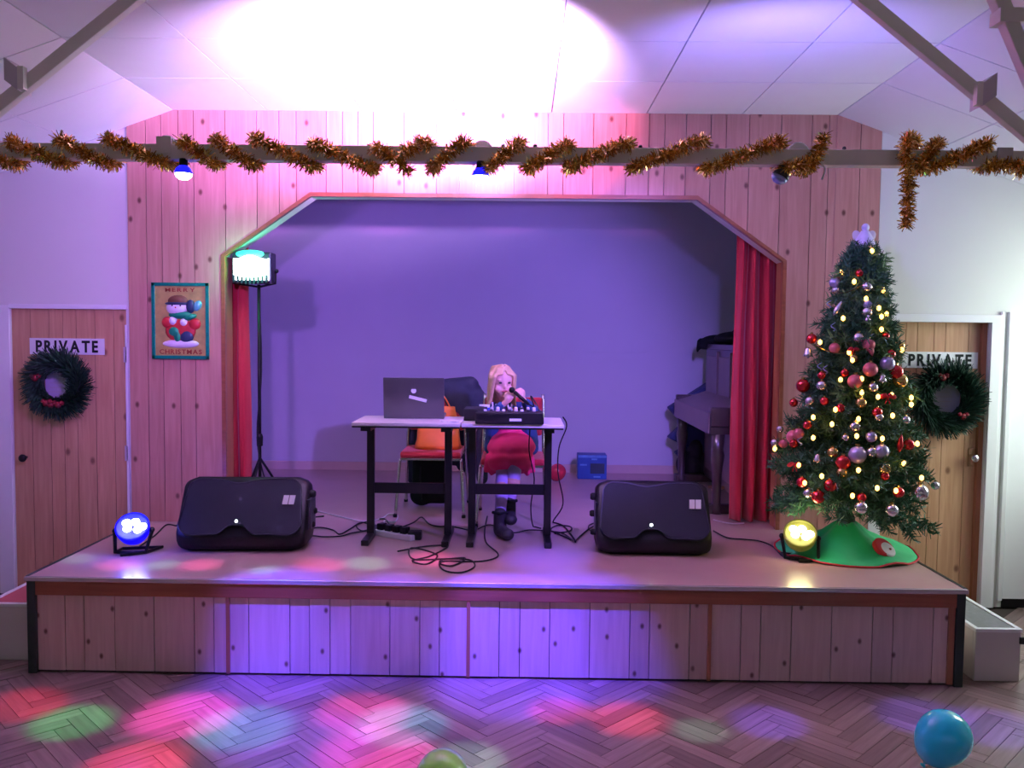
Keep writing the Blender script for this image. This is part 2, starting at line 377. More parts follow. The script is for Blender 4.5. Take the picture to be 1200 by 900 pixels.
# ceiling: grey bed with square tiles, flat in the middle and folded down at both sides
cb = MB()
for s_ in (-1, 1):
    cb.add([(s_ * WC, -3, ZC + .02), (s_ * 4.1, -3, ceil_z(4.1) + .02), (s_ * 4.1, YW + .1, ceil_z(4.1) + .02), (s_ * WC, YW + .1, ZC + .02),
            (s_ * WC, -3, ZC + .08), (s_ * 4.1, -3, ceil_z(4.1) + .08), (s_ * 4.1, YW + .1, ceil_z(4.1) + .08), (s_ * WC, YW + .1, ZC + .08)],
           [(0, 1, 2, 3), (7, 6, 5, 4), (0, 4, 5, 1), (1, 5, 6, 2), (2, 6, 7, 3), (3, 7, 4, 0)])
cb.box((-WC, -3, ZC + .02), (WC, YW + .1, ZC + .08))
ce = struct(cb.build('ceiling', 'ceiling_gap', loc=(0, 0, ZC)))
ys = [YW, 4.87, 4.22, 3.57, 2.92, 2.27, 1.62]
tw = 2 * WC / 7; g_ = 0.004
for j in range(len(ys) - 1):
    y1, y0 = ys[j] - g_, ys[j + 1] + g_
    for i in range(7):
        MB().box((-WC + i * tw + g_, y0, ZC), (-WC + (i + 1) * tw - g_, y1, ZC + .02)).build('ceiling_tile', 'ceiling_tile', ce)
    for s_ in (-1, 1):
        for i in range(3):
            xa, xb = WC + i * 0.62 + g_, min(WC + (i + 1) * 0.62 - g_, 4.0)
            za, zb = ceil_z(xa), ceil_z(xb)
            vs = [(s_ * xa, y0, za), (s_ * xb, y0, zb), (s_ * xb, y1, zb), (s_ * xa, y1, za)]
            MB().add(vs + [(a, b, c + .02) for a, b, c in vs], [(0, 1, 2, 3), (7, 6, 5, 4), (0, 4, 5, 1), (1, 5, 6, 2), (2, 6, 7, 3), (3, 7, 4, 0)]).build('ceiling_tile', 'ceiling_tile', ce)

# hall side walls (out of frame) with a window on the daylight side
struct(MB().box((-4.1, -3, 0), (-4.0, YW + .1, ceil_z(4.0))).build('wall_left', 'white_wall'))
wr = MB()
wy0, wy1, wz0, wz1 = 4.45, 5.40, 0.95, 2.35
wr.box((4.0, -3, 0), (4.1, wy0, ceil_z(4.0))); wr.box((4.0, wy1, 0), (4.1, YW + .1, ceil_z(4.0)))
wr.box((4.0, wy0, 0), (4.1, wy1, wz0)); wr.box((4.0, wy0, wz1), (4.1, wy1, ceil_z(4.0)))
struct(wr.build('wall_right', 'white_wall'))
wi = struct(MB().box((3.98, wy0, wz0), (4.06, wy0 + .06, wz1)).box((3.98, wy1 - .06, wz0), (4.06, wy1, wz1)).box((3.98, wy0, wz0), (4.06, wy1, wz0 + .06)).box((3.98, wy0, wz1 - .06), (4.06, wy1, wz1)).box((3.99, 4.90, wz0), (4.05, 4.94, wz1)).build('window_1', 'white_paint'))

# end wall: plaster either side, boarded middle with the stage opening
DL0, DL1, DLT = -3.225, -2.462, 1.895      # door beside the snowman poster
DR0, DR1, DRT = 2.452, 3.155, 1.868         # door beside the tree
def zc(x): return ceil_z(x) + 0.015
wm = MB(); ya, yb = YW, YW + 0.14
wm.prism([(-4, 0), (DL0, 0), (DL0, zc(DL0)), (-4, zc(4))], ya, yb)
wm.prism([(DL0, DLT), (DL1, DLT), (DL1, zc(DL1)), (DL0, zc(DL0))], ya, yb)
wm.prism([(DL1, 0), (-WO - .02, 0), (-WO - .02, ZC + .015), (-WC, ZC + .015), (DL1, zc(DL1))], ya, yb)
wm.prism([(-WO - .02, ZO1), (-WO2, ZO2 + .02), (WO2, ZO2 + .02), (WO + .02, ZO1), (WO + .02, ZC + .015), (-WO - .02, ZC + .015)], ya + .004, yb)
wm.prism([(WO + .02, 0), (DR0, 0), (DR0, zc(DR0)), (WC, ZC + .015), (WO + .02, ZC + .015)], ya, yb)
wm.prism([(DR0, DRT), (DR1, DRT), (DR1, zc(DR1)), (DR0, zc(DR0))], ya, yb)
wm.prism([(DR1, 0), (4, 0), (4, zc(4)), (DR1, zc(DR1))], ya, yb)
ws = struct(wm.build('wall_stage', 'white_wall', loc=(0, YW, 0)))
# boards: every board is its own piece, cut to the opening
edges_px = [153, 172, 190, 210, 228, 265, 302, 328, 348, 383, 402, 420, 438, 474, 512, 539, 558, 585, 603, 642, 660, 695, 733, 760, 778, 803, 832, 850, 877, 914, 950, 970, 1007, 1028]
PL, PR = -2.435, 2.415
exs = [PL] + [wx(p, 180) for p in edges_px[1:-1]] + [PR]
def open_top(x):
    ax = abs(x)
    if ax >= WO: return None
    if ax <= WO2: return ZO2
    return ZO1 + (WO - ax) / (WO - WO2) * (ZO2 - ZO1)
for k in range(len(exs) - 1):
    a, b = exs[k] + .0022, exs[k + 1] - .0022
    cuts = sorted({a, b} | {c for c in (-WC, -WO, -WO2, WO2, WO, WC) if a < c < b})
    mb = MB()
    for u, v in zip(cuts[:-1], cuts[1:]):
        mid = (u + v) / 2
        if open_top(mid) is None: zb = (SH if abs(mid) < WS else 0.02,) * 2
        else: zb = (open_top(max(-WO + 1e-6, min(WO - 1e-6, u))), open_top(max(-WO + 1e-6, min(WO - 1e-6, v))))
        mb.prism([(u, zb[0]), (v, zb[1]), (v, ceil_z(v)), (u, ceil_z(u))], YW - .018 - random.uniform(0, .002), YW)
    mb.build('board', 'pine', ws)
# opening edge: varnished bead in front, painted reveal behind
def band(pts, d0, d1, y0, y1):
    """strip following a polyline in XZ, offset d0..d1 toward the outside of the opening"""
    mb = MB(); P = [Vector((x, 0, z)) for x, z in pts]; offs = []
    for i in range(len(P)):
        t = (P[min(i + 1, len(P) - 1)] - P[max(i - 1, 0)]).normalized(); offs.append(Vector((-t.z, 0, t.x)))
    for i in range(len(P) - 1):
        q = [P[i] + offs[i] * d0, P[i + 1] + offs[i + 1] * d0, P[i + 1] + offs[i + 1] * d1, P[i] + offs[i] * d1]
        mb.prism([(v.x, v.z) for v in q], y0, y1)
    return mb
oct_ = [(-WO, SH), (-WO, ZO1), (-WO2, ZO2), (WO2, ZO2), (WO, ZO1), (WO, SH)]
tr = struct(band(oct_, -0.012, 0.014, YW - .024, YW + .012).build('trim_1', 'nosing_wood'))
tr = struct(band(oct_[1:5], -0.004, 0.02, YW + .012, YW + .15).build('trim_2', 'white_paint'))
tr = struct(MB().box((-WO - .03, YW + .012, SH), (-WO + .002, YW + .15, ZO1)).build('trim_7', 'batten_wood'))
tr = struct(MB().box((WO - .002, YW + .012, SH), (WO + .03, YW + .15, ZO1)).build('trim_8', 'batten_wood'))

# stage house behind the opening
IW, IZ = 2.55, 3.0
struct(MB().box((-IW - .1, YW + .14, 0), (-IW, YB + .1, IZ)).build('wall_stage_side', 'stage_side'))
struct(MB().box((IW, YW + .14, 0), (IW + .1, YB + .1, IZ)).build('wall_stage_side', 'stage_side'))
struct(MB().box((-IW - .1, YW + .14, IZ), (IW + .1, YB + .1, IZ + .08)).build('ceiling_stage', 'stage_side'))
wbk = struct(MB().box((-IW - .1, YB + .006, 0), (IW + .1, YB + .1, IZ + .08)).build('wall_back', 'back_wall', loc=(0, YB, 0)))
vx = PY(597, 300, YB).x; hz = PY(597, 412, YB).z
for (a, b) in ((-IW, vx - .004), (vx + .004, IW)):
    for (c, d) in ((SH + .06, hz - .003), (hz + .003, IZ)):
        MB().box((a, YB - .004, c), (b, YB + .008, d)).build('wall_panel', 'back_wall', wbk)
MB().box((vx - .03, YB - .012, SH + .06), (vx + .03, YB + .004, IZ)).build('cover_strip', 'back_wall', wbk)
struct(MB().box((-IW, YB - .02, SH), (IW, YB + .006, SH + .075)).build('baseboard_back', 'skirting'))

# ------------------------------------------------------------------ doors
def plank_door(name, x0, x1, z1, y, n, label, cat='door'):
    d = struct(MB().box((x0, y + .012, .01), (x1, y + .04, z1)).build(name, 'door_pine', loc=((x0 + x1) / 2, y, 0)))
    wsum = [random.choice((1.0, 1.0, 0.72, 0.5)) for _ in range(n)]; tot = sum(wsum); x = x0
    for w_ in wsum:
        xn = x + (x1 - x0) * w_ / tot
        MB().box((x + .0018, y, .01), (xn - .0018, y + .013, z1)).build('plank', 'door_pine', d); x = xn
    d['label'] = label; return d
d1 = plank_door('door_1', DL0, DL1, DLT, YW + .012, 7, 'knotty pine plank door beside the snowman poster')
d2 = plank_door('door_2', DR0 + .04, DR1 - .03, DRT, YW + .05, 6, 'knotty pine plank door behind the Christmas tree')
def knob(d, x, z, y):
    k = MB().box((x - .022, y - .006, z - .06), (x + .022, y, z + .06)).build('knob_plate', 'brass', d)
    M = Matrix.Rotation(PI / 2, 4, 'X')
    MB().lathe([(.008, 0), (.008, .03), (.024, .036), (.028, .05), (.02, .062), (.004, .066)], (x, y, z), 16, M).build('knob', 'chrome', k, smooth=True)
kl = PY(30, 536, YW)
MB().lathe([(.008, 0), (.008, .03), (.022, .036), (.026, .05), (.02, .062), (.004, .066)], (kl.x, YW + .012, kl.z), 16, Matrix.Rotation(PI / 2, 4, 'X')).build('knob', 'dark_metal', d1, smooth=True)
kr = PY(1138, 536, YW + .05); knob(d2, kr.x, kr.z, YW + .05)
# door frames
f1 = struct(MB().box((DL0 - .10, YW - .012, 0), (DL0 - .004, YW + .03, DLT + .02)).box((DL0 - .004, YW - .012, DLT), (DL1 + .004, YW + .03, DLT + .03)).build('trim_3', 'white_paint', bevel=.003))
MB().box((DL1 - .004, YW - .012, SH), (DL1 + .012, YW + .012, DLT - .1)).build('edge_strip', 'white_paint', f1)
for z in (1.6, 0.95): MB().box((DL1 - .016, YW - .012, z - .05), (DL1 + .004, YW + .008, z + .05)).build('hinge', 'cleat_paint', f1)
f2 = struct(MB().box((DR0 - .045, YW - .022, 0), (DR0 + .035, YW + .03, DRT)).box((DR0 - .045, YW - .022, DRT), (DR1 + .07, YW + .03, DRT + .05)).box((DR1 + .004, YW - .022, 0), (DR1 + .07, YW + .03, DRT)).build('trim_4', 'white_paint', bevel=.003))
MB().box((DR1 - .03, YW + .02, 0), (DR1 + .004, YW + .10, DRT)).build('door_jamb', 'batten_wood', f2)
MB().box((DR1 + .07, YW - .018, 0), (DR1 + .09, YW + .02, DRT + .07)).build('architrave', 'white_paint', f2)
MB().box((DR1 + .115, YW - .026, .05), (DR1 + .14, YW + .02, DRT + .07)).build('architrave', 'white_paint', f2)
# white flush panel of the neighbouring doorway, a gap under it
d3 = struct(MB().box((DR1 + .15, YW - .012, .06), (3.98, YW + .0, DRT - .02)).build('door_3', 'white_paint')); d3['label'] = 'white flush door next to the pine door behind the tree'
struct(MB().box((DR1 + .15, YW - .006, .0), (3.98, YW + .0, .06)).build('gap_shade', 'dark_metal'))  # dark strip stands in for the shade in the gap below the door
# upright cover strip where boards meet plaster, above the door
struct(MB().box((PR + .004, YW - .010, DRT + .05), (PR + .085, YW + .004, ceil_z(PR) - .005)).build('trim_6', 'white_wall'))

# ------------------------------------------------------------------ the stage platform
st = thing('stage', 'low wooden stage with pine boarded front and dark red-brown edge', 'stage', (0, YF, 0))
tp = MB(); tp.box((-WS, YF + .012, SH - .035), (WS, YW - .021, SH)); tp.build('stage_floor', 'stage_top', st)
struct(MB().box((-WO, YW - .021, SH - .035), (WO, YW + .14, SH)).box((-IW, YW + .14, SH - .035), (IW, YB, SH)).build('floor_stage', 'stage_top', loc=(0, YF, 0)))
MB().box((-WS - .012, YF - .008, SH - .022), (WS + .012, YF + .012, SH + .002)).build('edge_strip', 'nosing_highlight', st, bevel=.004)  # pale strip carries the bright highlight along the stage edge in its colour
for s_ in (-1, 1):
    MB().box((s_ * (WS + .006) - .008, YF + .012, SH - .022), (s_ * (WS + .006) + .008, YW - .02, SH + .003)).build('edge_strip', 'post_green', st)
    MB().box((s_ * (WS - .02) - .022, YF - .004, 0), (s_ * (WS - .02) + .022, YF + .06, SH - .02)).build('corner_post', 'post_green', st, bevel=.003)
    MB().box((s_ * (WS - .02) - .012, YF + .06, 0.01), (s_ * (WS - .02) + .012, YW - .02, SH - .03)).build('side_panel', 'stage_pine', st)
MB().box((-WS + .002, YF + .0, SH - .095), (WS - .002, YF + .03, SH - .024)).build('nosing', 'nosing_wood', st, bevel=.004)
fx = lambda p: PY(p, 740, YF + .02).x
fe = [40, 77, 99, 135, 181, 228, 251, 268, 292, 340, 363, 387, 411, 457, 492, 515, 549, 585, 609, 644, 691, 738, 761, 808, 831, 868, 891, 927, 974, 1022, 1046, 1093, 1113]
fxs = [-WS + .002 + .02] + [fx(p) for p in fe[1:-1]] + [WS - .042]
for a, b in zip(fxs[:-1], fxs[1:]):
    MB().box((a + .002, YF + .018 - random.uniform(0, .003), .012), (b - .002, YF + .04, SH - .09)).build('board', 'stage_pine', st)
MB().box((-WS + .03, YF + .035, .0), (WS - .03, YF + .06, SH - .04)).build('backing', 'dark_metal', st)
for p in (268, 549, 831): MB().box((fx(p) - .009, YF + .004, .01), (fx(p) + .009, YF + .02, SH - .09)).build('batten', 'batten_wood', st)
MB().box((WS - .075, YF + .004, .01), (WS - .045, YF + .02, SH - .09)).build('batten', 'batten_wood', st)

# steps at both ends of the stage
def step(label, x0, x1, y0, y1, h, top, tread):
    t = thing('step_box', label, 'step', ((x0 + x1) / 2, (y0 + y1) / 2, 0))
    b = MB().box((x0, y0, 0), (x1, y0 + .025, h)).box((x0, y1 - .025, 0), (x1, y1, h)).box((x0, y0 + .025, 0), (x0 + .025, y1 - .025, h)).box((x1 - .025, y0 + .025, 0), (x1, y1 - .025, h)).box((x0 + .02, y0 + .02, h - .05), (x1 - .02, y1 - .02, h - .008))
    b.build('body', 'step_paint', t, bevel=.004)
    MB().box((x0 + .02, y0 + .02, h - .008), (x1 - .02, y1 - .02, h + .001)).build('tread', tread, t)
    MB().box((x0 - .004, y0 - .006, h - .012), (x1 + .004, y0 + .02, h + .006)).box((x1 - .02, y0 + .02, h - .012), (x1 + .004, y1, h + .006)).box((x0 - .004, y0 + .02, h - .012), (x0 + .02, y1, h + .006)).build('edging', 'white_paint', t, bevel=.002)
    return t
sr = step('white painted step box with grey tread beside the stage by the daylit door', PZ(1144, 738, .27).x, PZ(1196, 738, .27).x, 4.33, 5.25, .27, 0, 'step_carpet')
MB().box((2.70, 4.322, .20), (2.725, 4.33, .235)).build('hinge', 'dark_metal', sr)
step('cream step box with red tread beside the stage under the poster side door', -2.70, -2.42, 4.42, 5.0, .30, 0, 'step_red')

# ================================================================== ROOF STEEL, LAMPS AND TINSEL
BZ0, BZ1 = 2.445, 2.508                      # tie beam
tb = thing('tie_beam', 'grey painted steel tie beam wound with gold tinsel below the ceiling', 'beam', (0, YT, BZ0))
MB().box((-3.99, YT - .03, BZ0), (3.99, YT + .03, BZ1)).build('beam_bar', 'beam_paint', tb, bevel=.004)
for px in (198, 313, 505, 590, 627, 750, 988):
    p = PY(px, 172, YT); MB().lathe([(.008, 0), (.008, .01), (.004, .014)], (p.x, YT - .012, BZ1), 8).build('bolt', 'dark_metal', tb)
p = PY(196, 168, YT); MB().box((p.x - .03, YT - .036, BZ1 - .04), (p.x + .03, YT - .03, BZ1 + .028)).build('clamp_plate', 'beam_paint', tb)
p = PY(1172, 180, YT); MB().box((p.x - .03, YT - .04, BZ0 - .005), (p.x + .03, YT - .03, BZ1 + .01)).build('clamp_plate', 'cleat_paint', tb)
def brace(label, a, b, w, cl, sgn):
    a, b = Vector(a), Vector(b); mid = (a + b) / 2; d = (b - a).normalized(); ang = math.atan2(d.z, d.x); L_ = (b - a).length
    t = thing('roof_brace', label, 'brace', tuple(a if a.z < b.z else b))
    M = Matrix.Translation(mid) @ Matrix.Rotation(-ang, 4, 'Y')
    MB().box((-L_ / 2, -.02, -w / 2), (L_ / 2, .02, w / 2), M).build('brace_bar', 'beam_paint', t, bevel=.003)
    if cl:
        c = Vector(cl); Mc = Matrix.Translation(c)
        MB().box((-.012, -.05, -.055), (.012, -.02, .035), Mc).build('cleat_edge', 'beam_paint', t)
        MB().prism([(sgn * .012, -.06), (sgn * .065, -.02), (sgn * .065, .07), (sgn * .012, .03)], -.05, .05, Mc).build('cleat', 'cleat_paint', t)
    return t
def ext(p, q, k): p, q = Vector(p), Vector(q); return p + (q - p) * k
A, B = PY(0, 125, YT), PY(155, 0, YT); brace('grey steel roof brace with cleat rising over the snowman poster side', ext(A, B, -.36), ext(A, B, 1.22), .052, PY(32, 92, YT), -1)
A, B = PY(1200, 155, YT), PY(1012, 0, YT); brace('grey steel roof brace with cleat rising over the Christmas tree side', ext(A, B, -.17), ext(A, B, 1.14), .052, PY(1141, 110, YT), 1)
A, B = PY(1212, 100, 2.6), PY(1170, 0, 2.6)
t = brace('steep grey roof brace with side arm near the daylight window', ext(A, B, -.6), ext(A, B, 1.9), .042, None, 1)
p = PY(1180, 21, 2.6); MB().tube([p, p + Vector((.5, 0, .02))], .017, 10).build('side_arm', 'beam_paint', t)
MB().box((-.035, -.03, -.02), (.035, .03, .02), Matrix.Translation(p)).build('joint_block', 'beam_paint', t)

# beam lamps: round back plate, holder, coloured disco bulb
def beam_lamp(px, py, label, bulbm, disc, tilt=0, lensm='glow_blue_lens'):
    p = PY(px, py, YT - .02); c = Vector((p.x, YT - .02, BZ0 - .005))
    t = thing('beam_lamp', label, 'lamp', tuple(c))
    dp = PY(disc[0], disc[1], YT + .045)
    MB().lathe([(.046, 0), (.046, .012), (.04, .018), (.01, .02)], (dp.x, YT + .05, dp.z), 24, Matrix.Rotation(PI / 2, 4, 'X')).build('back_plate', 'beam_paint', t, smooth=False)
    M = Matrix.Rotation(tilt, 4, 'Y') @ Matrix.Rotation(PI, 4, 'X')
    MB().lathe([(.016, -.01), (.018, .015), (.016, .02)], c, 14, M).build('holder', 'dark_metal', t, smooth=True)
    b = MB().lathe([(.014, .015), (.030, .03), (.036, .045), (.034, .05)], c, 18, M).build('bulb', bulbm, t, smooth=True)
    MB().lathe([(.034, .05), (.030, .062), (.018, .072), (.004, .075)], c, 18, M).build('lens', lensm, b, smooth=True)
    return c
def spot(name, loc, tgt, e, col, deg, blend=0.5, r=0.02):
    return light('SPOT', name, loc, e, col, tgt, spot_size=math.radians(deg), spot_blend=blend, shadow_soft_size=r)
L1 = beam_lamp(215, 190, 'blue glowing disco bulb under the beam on the snowman poster side', 'glow_blue', (196, 172))
L2 = beam_lamp(563, 195, 'blue glowing disco bulb under the middle of the tinsel beam', 'glow_blue', (565, 178))
L3 = beam_lamp(921, 196, 'small dim blue disco bulb under the beam on the tree side', 'par_dark', (935, 180), .5, 'ribbon_blue')
# bulb light: magenta on boards, blue to the sides; added spots wash ceiling and stage
UP = Vector((0, .02, -.10))
tag(MB().tube(spline([PY(960, 192, YT - .034), PY(966, 196, YT - .04), PY(966, 203, YT - .04), PY(963, 210, YT - .04)], 6), .0045, 6).build('cable_end', 'cable_white'), 'short white cable end hanging under the beam beside the dim bulb', 'cable')
spot('added_ceiling_wash', (L2.x, YT + .10, BZ1 + .06), (-.40, 4.45, 3.55), 1500, (0.66, 0.40, 1.0), 108, 0.9, .04)  # spot added above the beam to whiten the ceiling, not the bulb itself
for px_, e_, c_ in ((262, 420, (0.50, 0.08, 1.0)), (375, 700, (0.75, 0.10, 1.0)), (480, 1250, (1.0, 0.20, 1.0)), (575, 1150, (1.0, 0.20, 0.95)), (675, 420, (1.0, 0.16, 0.55))):
    spot('bulb_magenta', (L2.x - .1, YT + .12, BZ1 + .06), PY(px_, 160, YW), e_, c_, 25, 0.85, .03)
spot('bulb_blue', (L1.x, YT + .08, BZ0 - .12), (-2.3, YW, 2.0), 170, (0.42, 0.16, 1.0), 85, 0.9, .03)
spot('added_purple_flood', (L3.x, YT + .10, BZ0 - .12), (-0.2, 7.2, 1.2), 430, (0.28, 0.15, 1.0), 70, 0.7, .05)  # flood added beside the dim bulb to turn the stage interior purple
spot('added_blue_ceiling', (L3.x, YT + .1, BZ1 + .05), (1.5, 4.9, ZC), 60, (0.26, 0.20, 1.0), 130, 0.8, .03)  # extra spot added over the beam to tint the ceiling blue
# coloured beams on floor and stage
RED, GRN, MAG, CYA, BLU, PIN, TEA = (1, .03, .10), (.05, 1, .30), (1, .05, .75), (.05, .55, 1), (.10, .05, 1), (1, .12, .45), (.35, 1, .75)
fb = [(L1, 28, 826, RED, 5), (L1, 85, 846, GRN, 5), (L1, 215, 838, MAG, 7), (L1, 285, 852, CYA, 6.5), (L1, 160, 896, RED, 6), (L2, 425, 835, MAG, 6), (L2, 300, 815, BLU, 9), (L2, 440, 882, MAG, 7), (L2, 350, 870, BLU, 9),
      (L2, 655, 833, RED, 4.2), (L2, 735, 842, RED, 5), (L2, 545, 892, TEA, 5), (L3, 820, 856, TEA, 3.5), (L2, 470, 850, CYA, 6), (L2, 600, 800, BLU, 12), (L3, 1080, 840, BLU, 5.5), (L3, 1160, 852, BLU, 5.5), (L3, 900, 846, BLU, 5)]
EN = {RED: 420, GRN: 420, MAG: 400, CYA: 420, BLU: 380, PIN: 400, TEA: 300}
for Lk, x, y, c, a in fb:
    tg = PZ(x, y, 0); spot('disco_beam', Lk + UP, tg, EN[c] * (a / 5), c, a * 2.0, 0.75, .03)
sb = [(L1, 140, 662, PIN, 3.6), (L1, 90, 655, TEA, 3.0), (L1, 235, 662, PIN, 3.8), (L1, 190, 662, TEA, 3.0), (L1, 310, 668, TEA, 3.0), (L2, 375, 662, PIN, 4.2), (L2, 430, 660, TEA, 4.0), (L2, 505, 655, PIN, 4.5), (L2, 560, 690, BLU, 5), (L2, 680, 740, BLU, 11), (L2, 560, 742, BLU, 8), (L1, 330, 742, BLU, 11), (L2, 450, 742, BLU, 8), (L2, 640, 655, BLU, 8)]
for Lk, x, y, c, a in sb:
    tg = PZ(x, y, SH) if y < 680 else PY(x, y, YF); spot('disco_beam', Lk + UP, tg, EN[c] * .75 * (a / 4), c, a * 2, 1.0, .03)

# gold tinsel
def tinsel(name, label, path, rad=.036, dens=2600):
    pts = spline(path, 8); core = MB(); core.tube(pts, .006, 5)
    fr = MB(); rng = random.Random(len(path) * 7 + int(pts[0].x * 100))
    for a, b in zip(pts[:-1], pts[1:]):
        d = b - a; L_ = d.length
        if L_ < 1e-5: continue
        t = d.normalized(); u = t.orthogonal().normalized(); w = t.cross(u)
        for _ in range(int(dens * L_) + 1):
            th = rng.uniform(0, 2 * PI); dr = (u * math.cos(th) + w * math.sin(th) + t * rng.uniform(-.7, .7)).normalized()
            o = a + d * rng.random(); ln = rad * rng.uniform(.55, 1.15); sd = dr.cross(Vector((rng.uniform(-1, 1), rng.uniform(-1, 1), rng.uniform(-1, 1)))).normalized() * rng.uniform(.0016, .0032)
            m1 = o + dr * ln * .55 + Vector((0, 0, rng.uniform(-.004, .004))); e = o + dr * ln + Vector((rng.uniform(-.006, .006), rng.uniform(-.006, .006), rng.uniform(-.008, .004)))
            fr.add([o - sd, o + sd, m1 + sd, m1 - sd, e + sd * .7, e - sd * .7], [(0, 1, 2, 3), (3, 2, 4, 5)])
    t = thing(name, label, 'garland', tuple(pts[0]))
    core.build('cord', 'tinsel_gold', t); fr.build('tinsel', 'tinsel_gold', t); return t
def wind(segs):
    path = []; yf, yk = YT - .055, YT + .055
    for i, ((x0, y0), (x1, y1)) in enumerate(segs):
        a, b = PY(x0, y0, yf), PY(x1, y1, yf); path += [a, (a + b) / 2 + Vector((0, -.006, 0)), b]
        if i < len(segs) - 1:
            c = PY(*segs[i + 1][0], yf); m = (b + c) / 2
            path += [Vector((b.x * .7 + c.x * .3, yk, b.z * .7 + c.z * .3)), Vector((b.x * .3 + c.x * .7, yk, b.z * .3 + c.z * .7))]
    return path
tinsel('tinsel_garland', 'gold tinsel garland wound on the beam from the poster side wall to mid beam',
       wind([((-60, 165), (5, 190)), ((12, 166), (68, 189)), ((70, 163), (120, 190)), ((126, 162), (188, 190)), ((215, 165), (248, 190)), ((252, 163), (293, 191)), ((298, 161), (362, 193)), ((368, 168), (430, 196)), ((440, 172), (482, 202))]))
tinsel('tinsel_garland', 'gold tinsel garland wound on the beam between mid beam and the tree',
       wind([((470, 178), (500, 166)), ((508, 196), (542, 166)), ((574, 197), (608, 167)), ((622, 195), (665, 169)), ((670, 194), (735, 168)), ((748, 194), (824, 164)), ((834, 196), (914, 165)), ((924, 196), (950, 192)), ((952, 190), (966, 158))]))
tinsel('tinsel_garland', 'gold tinsel garland with loose tail hanging from the beam near the daylit door',
       [PY(1062, 266, YT - .06), PY(1064, 240, YT - .06), PY(1065, 215, YT - .06), PY(1063, 190, YT - .06), PY(1062, 166, YT - .06), PY(1072, 166, YT + .05), PY(1075, 190, YT + .05)]
       + wind([((1078, 194), (1100, 167)), ((1096, 195), (1158, 168)), ((1162, 194), (1212, 193)), ((1216, 190), (1240, 166))]))

# ================================================================== WALL THINGS
def private_sign(label, x0, y0, x1, y1, Y, group=None):
    a, b = PY(x0, y0, Y), PY(x1, y1, Y); cx, cz = (a.x + b.x) / 2, (a.z + b.z) / 2; w, h = abs(b.x - a.x), abs(a.z - b.z)
    t = thing('door_sign', label, 'sign', (cx, Y, cz - h / 2))
    MB().box((cx - w / 2, Y - .006, cz - h / 2), (cx + w / 2, Y - .0005, cz + h / 2)).build('plate', 'sign_white', t, bevel=.001)
    for m_ in text_mb('PRIVATE', h * .98, .002, w * .83, .0036, 1.2): shift(m_, (cx, Y - .007, cz)).build('letter', 'ink', t)
private_sign('white PRIVATE sign on the pine door beside the snowman poster', 35, 396, 123, 416, YW + .012)
private_sign('white PRIVATE sign on the pine door behind the Christmas tree', 1057, 412, 1145, 432, YW + .05)

def wreath(label, px, py, Y, R, r, berries, seed):
    c = PY(px, py, Y); c = Vector((c.x, Y - r * .55, c.z)); rng = random.Random(seed)
    t = thing('wreath', label, 'wreath', (c.x, Y, c.z - R - r))
    ring = [c + Vector((R * math.cos(a), 0, R * math.sin(a))) for a in [2 * PI * k / 28 for k in range(29)]]
    MB().tube(ring, r * .45, 8, cap=False).build('ring', 'trunk_green', t, smooth=True)
    nb = MB()
    for k in range(4200):
        a = rng.uniform(0, 2 * PI); ra = Vector((math.cos(a), 0, math.sin(a))); ta = Vector((-math.sin(a), 0, math.cos(a)))
        th = rng.uniform(0, 2 * PI); dr = (ra * math.cos(th) + Vector((0, -1, 0)) * abs(math.sin(th)) * .8 + ta * rng.uniform(.2, 1.0)).normalized()
        if dr.dot(ra) < -.75: continue
        o = c + ra * R + dr * r * .25; ln = r * rng.uniform(.55, 1.25) * (1.15 if dr.dot(ra) > 0 else .85); sd = dr.cross(Vector((rng.uniform(-1, 1), rng.uniform(-1, 1), rng.uniform(-1, 1)))).normalized() * .0045
        e = o + dr * ln
        if e.y > Y - .004: e.y = Y - .004
        nb.add([o - sd, o + sd, e + sd * .5, e - sd * .5], [(0, 1, 2, 3)])
    nb.build('needles', 'wreath_green', t)
    for a, col in berries:
        q = c + Vector((R * math.cos(a), -r * .7, R * math.sin(a))); MB().ell(q, (.022, .018, .022)).ell(q + Vector((.024, 0, .012)), .016).ell(q + Vector((-.02, 0, .014)), .014).build('berry_cluster', col, t, smooth=True)
    return c
wreath('dark green wreath with red-brown berries on the door beside the snowman poster', 73, 450, YW + .012, .132, .080, [(-2.0, 'berry'), (-1.4, 'berry'), (-1.75, 'berry'), (2.8, 'berry')], 3)
wreath('dark green wreath on the pine door behind the Christmas tree', 1103, 466, YW + .05, .145, .088, [(1.9, 'berry'), (-.9, 'berry')], 4)
def notice(label, px, py, Y, w, h):
    c = PY(px, py, Y); t = thing('notice', label, 'notice', (c.x, Y, c.z - h / 2))
    MB().box((c.x - w / 2, Y - .003, c.z - h / 2), (c.x + w / 2, Y - .0004, c.z + h / 2)).build('sheet', 'paper', t)
    for k in range(7): MB().box((c.x - w * .38, Y - .0036, c.z + h * (.36 - k * .115)), (c.x + w * (.38 - .1 * (k % 3)), Y - .003, c.z + h * (.36 - k * .115) + .004)).build('text_line', 'cleat_paint', t)
notice('pale printed notice inside the wreath beside the snowman poster', 73, 450, YW + .012, .22, .25)
notice('pale printed notice inside the wreath behind the Christmas tree', 1103, 466, YW + .05, .24, .27)

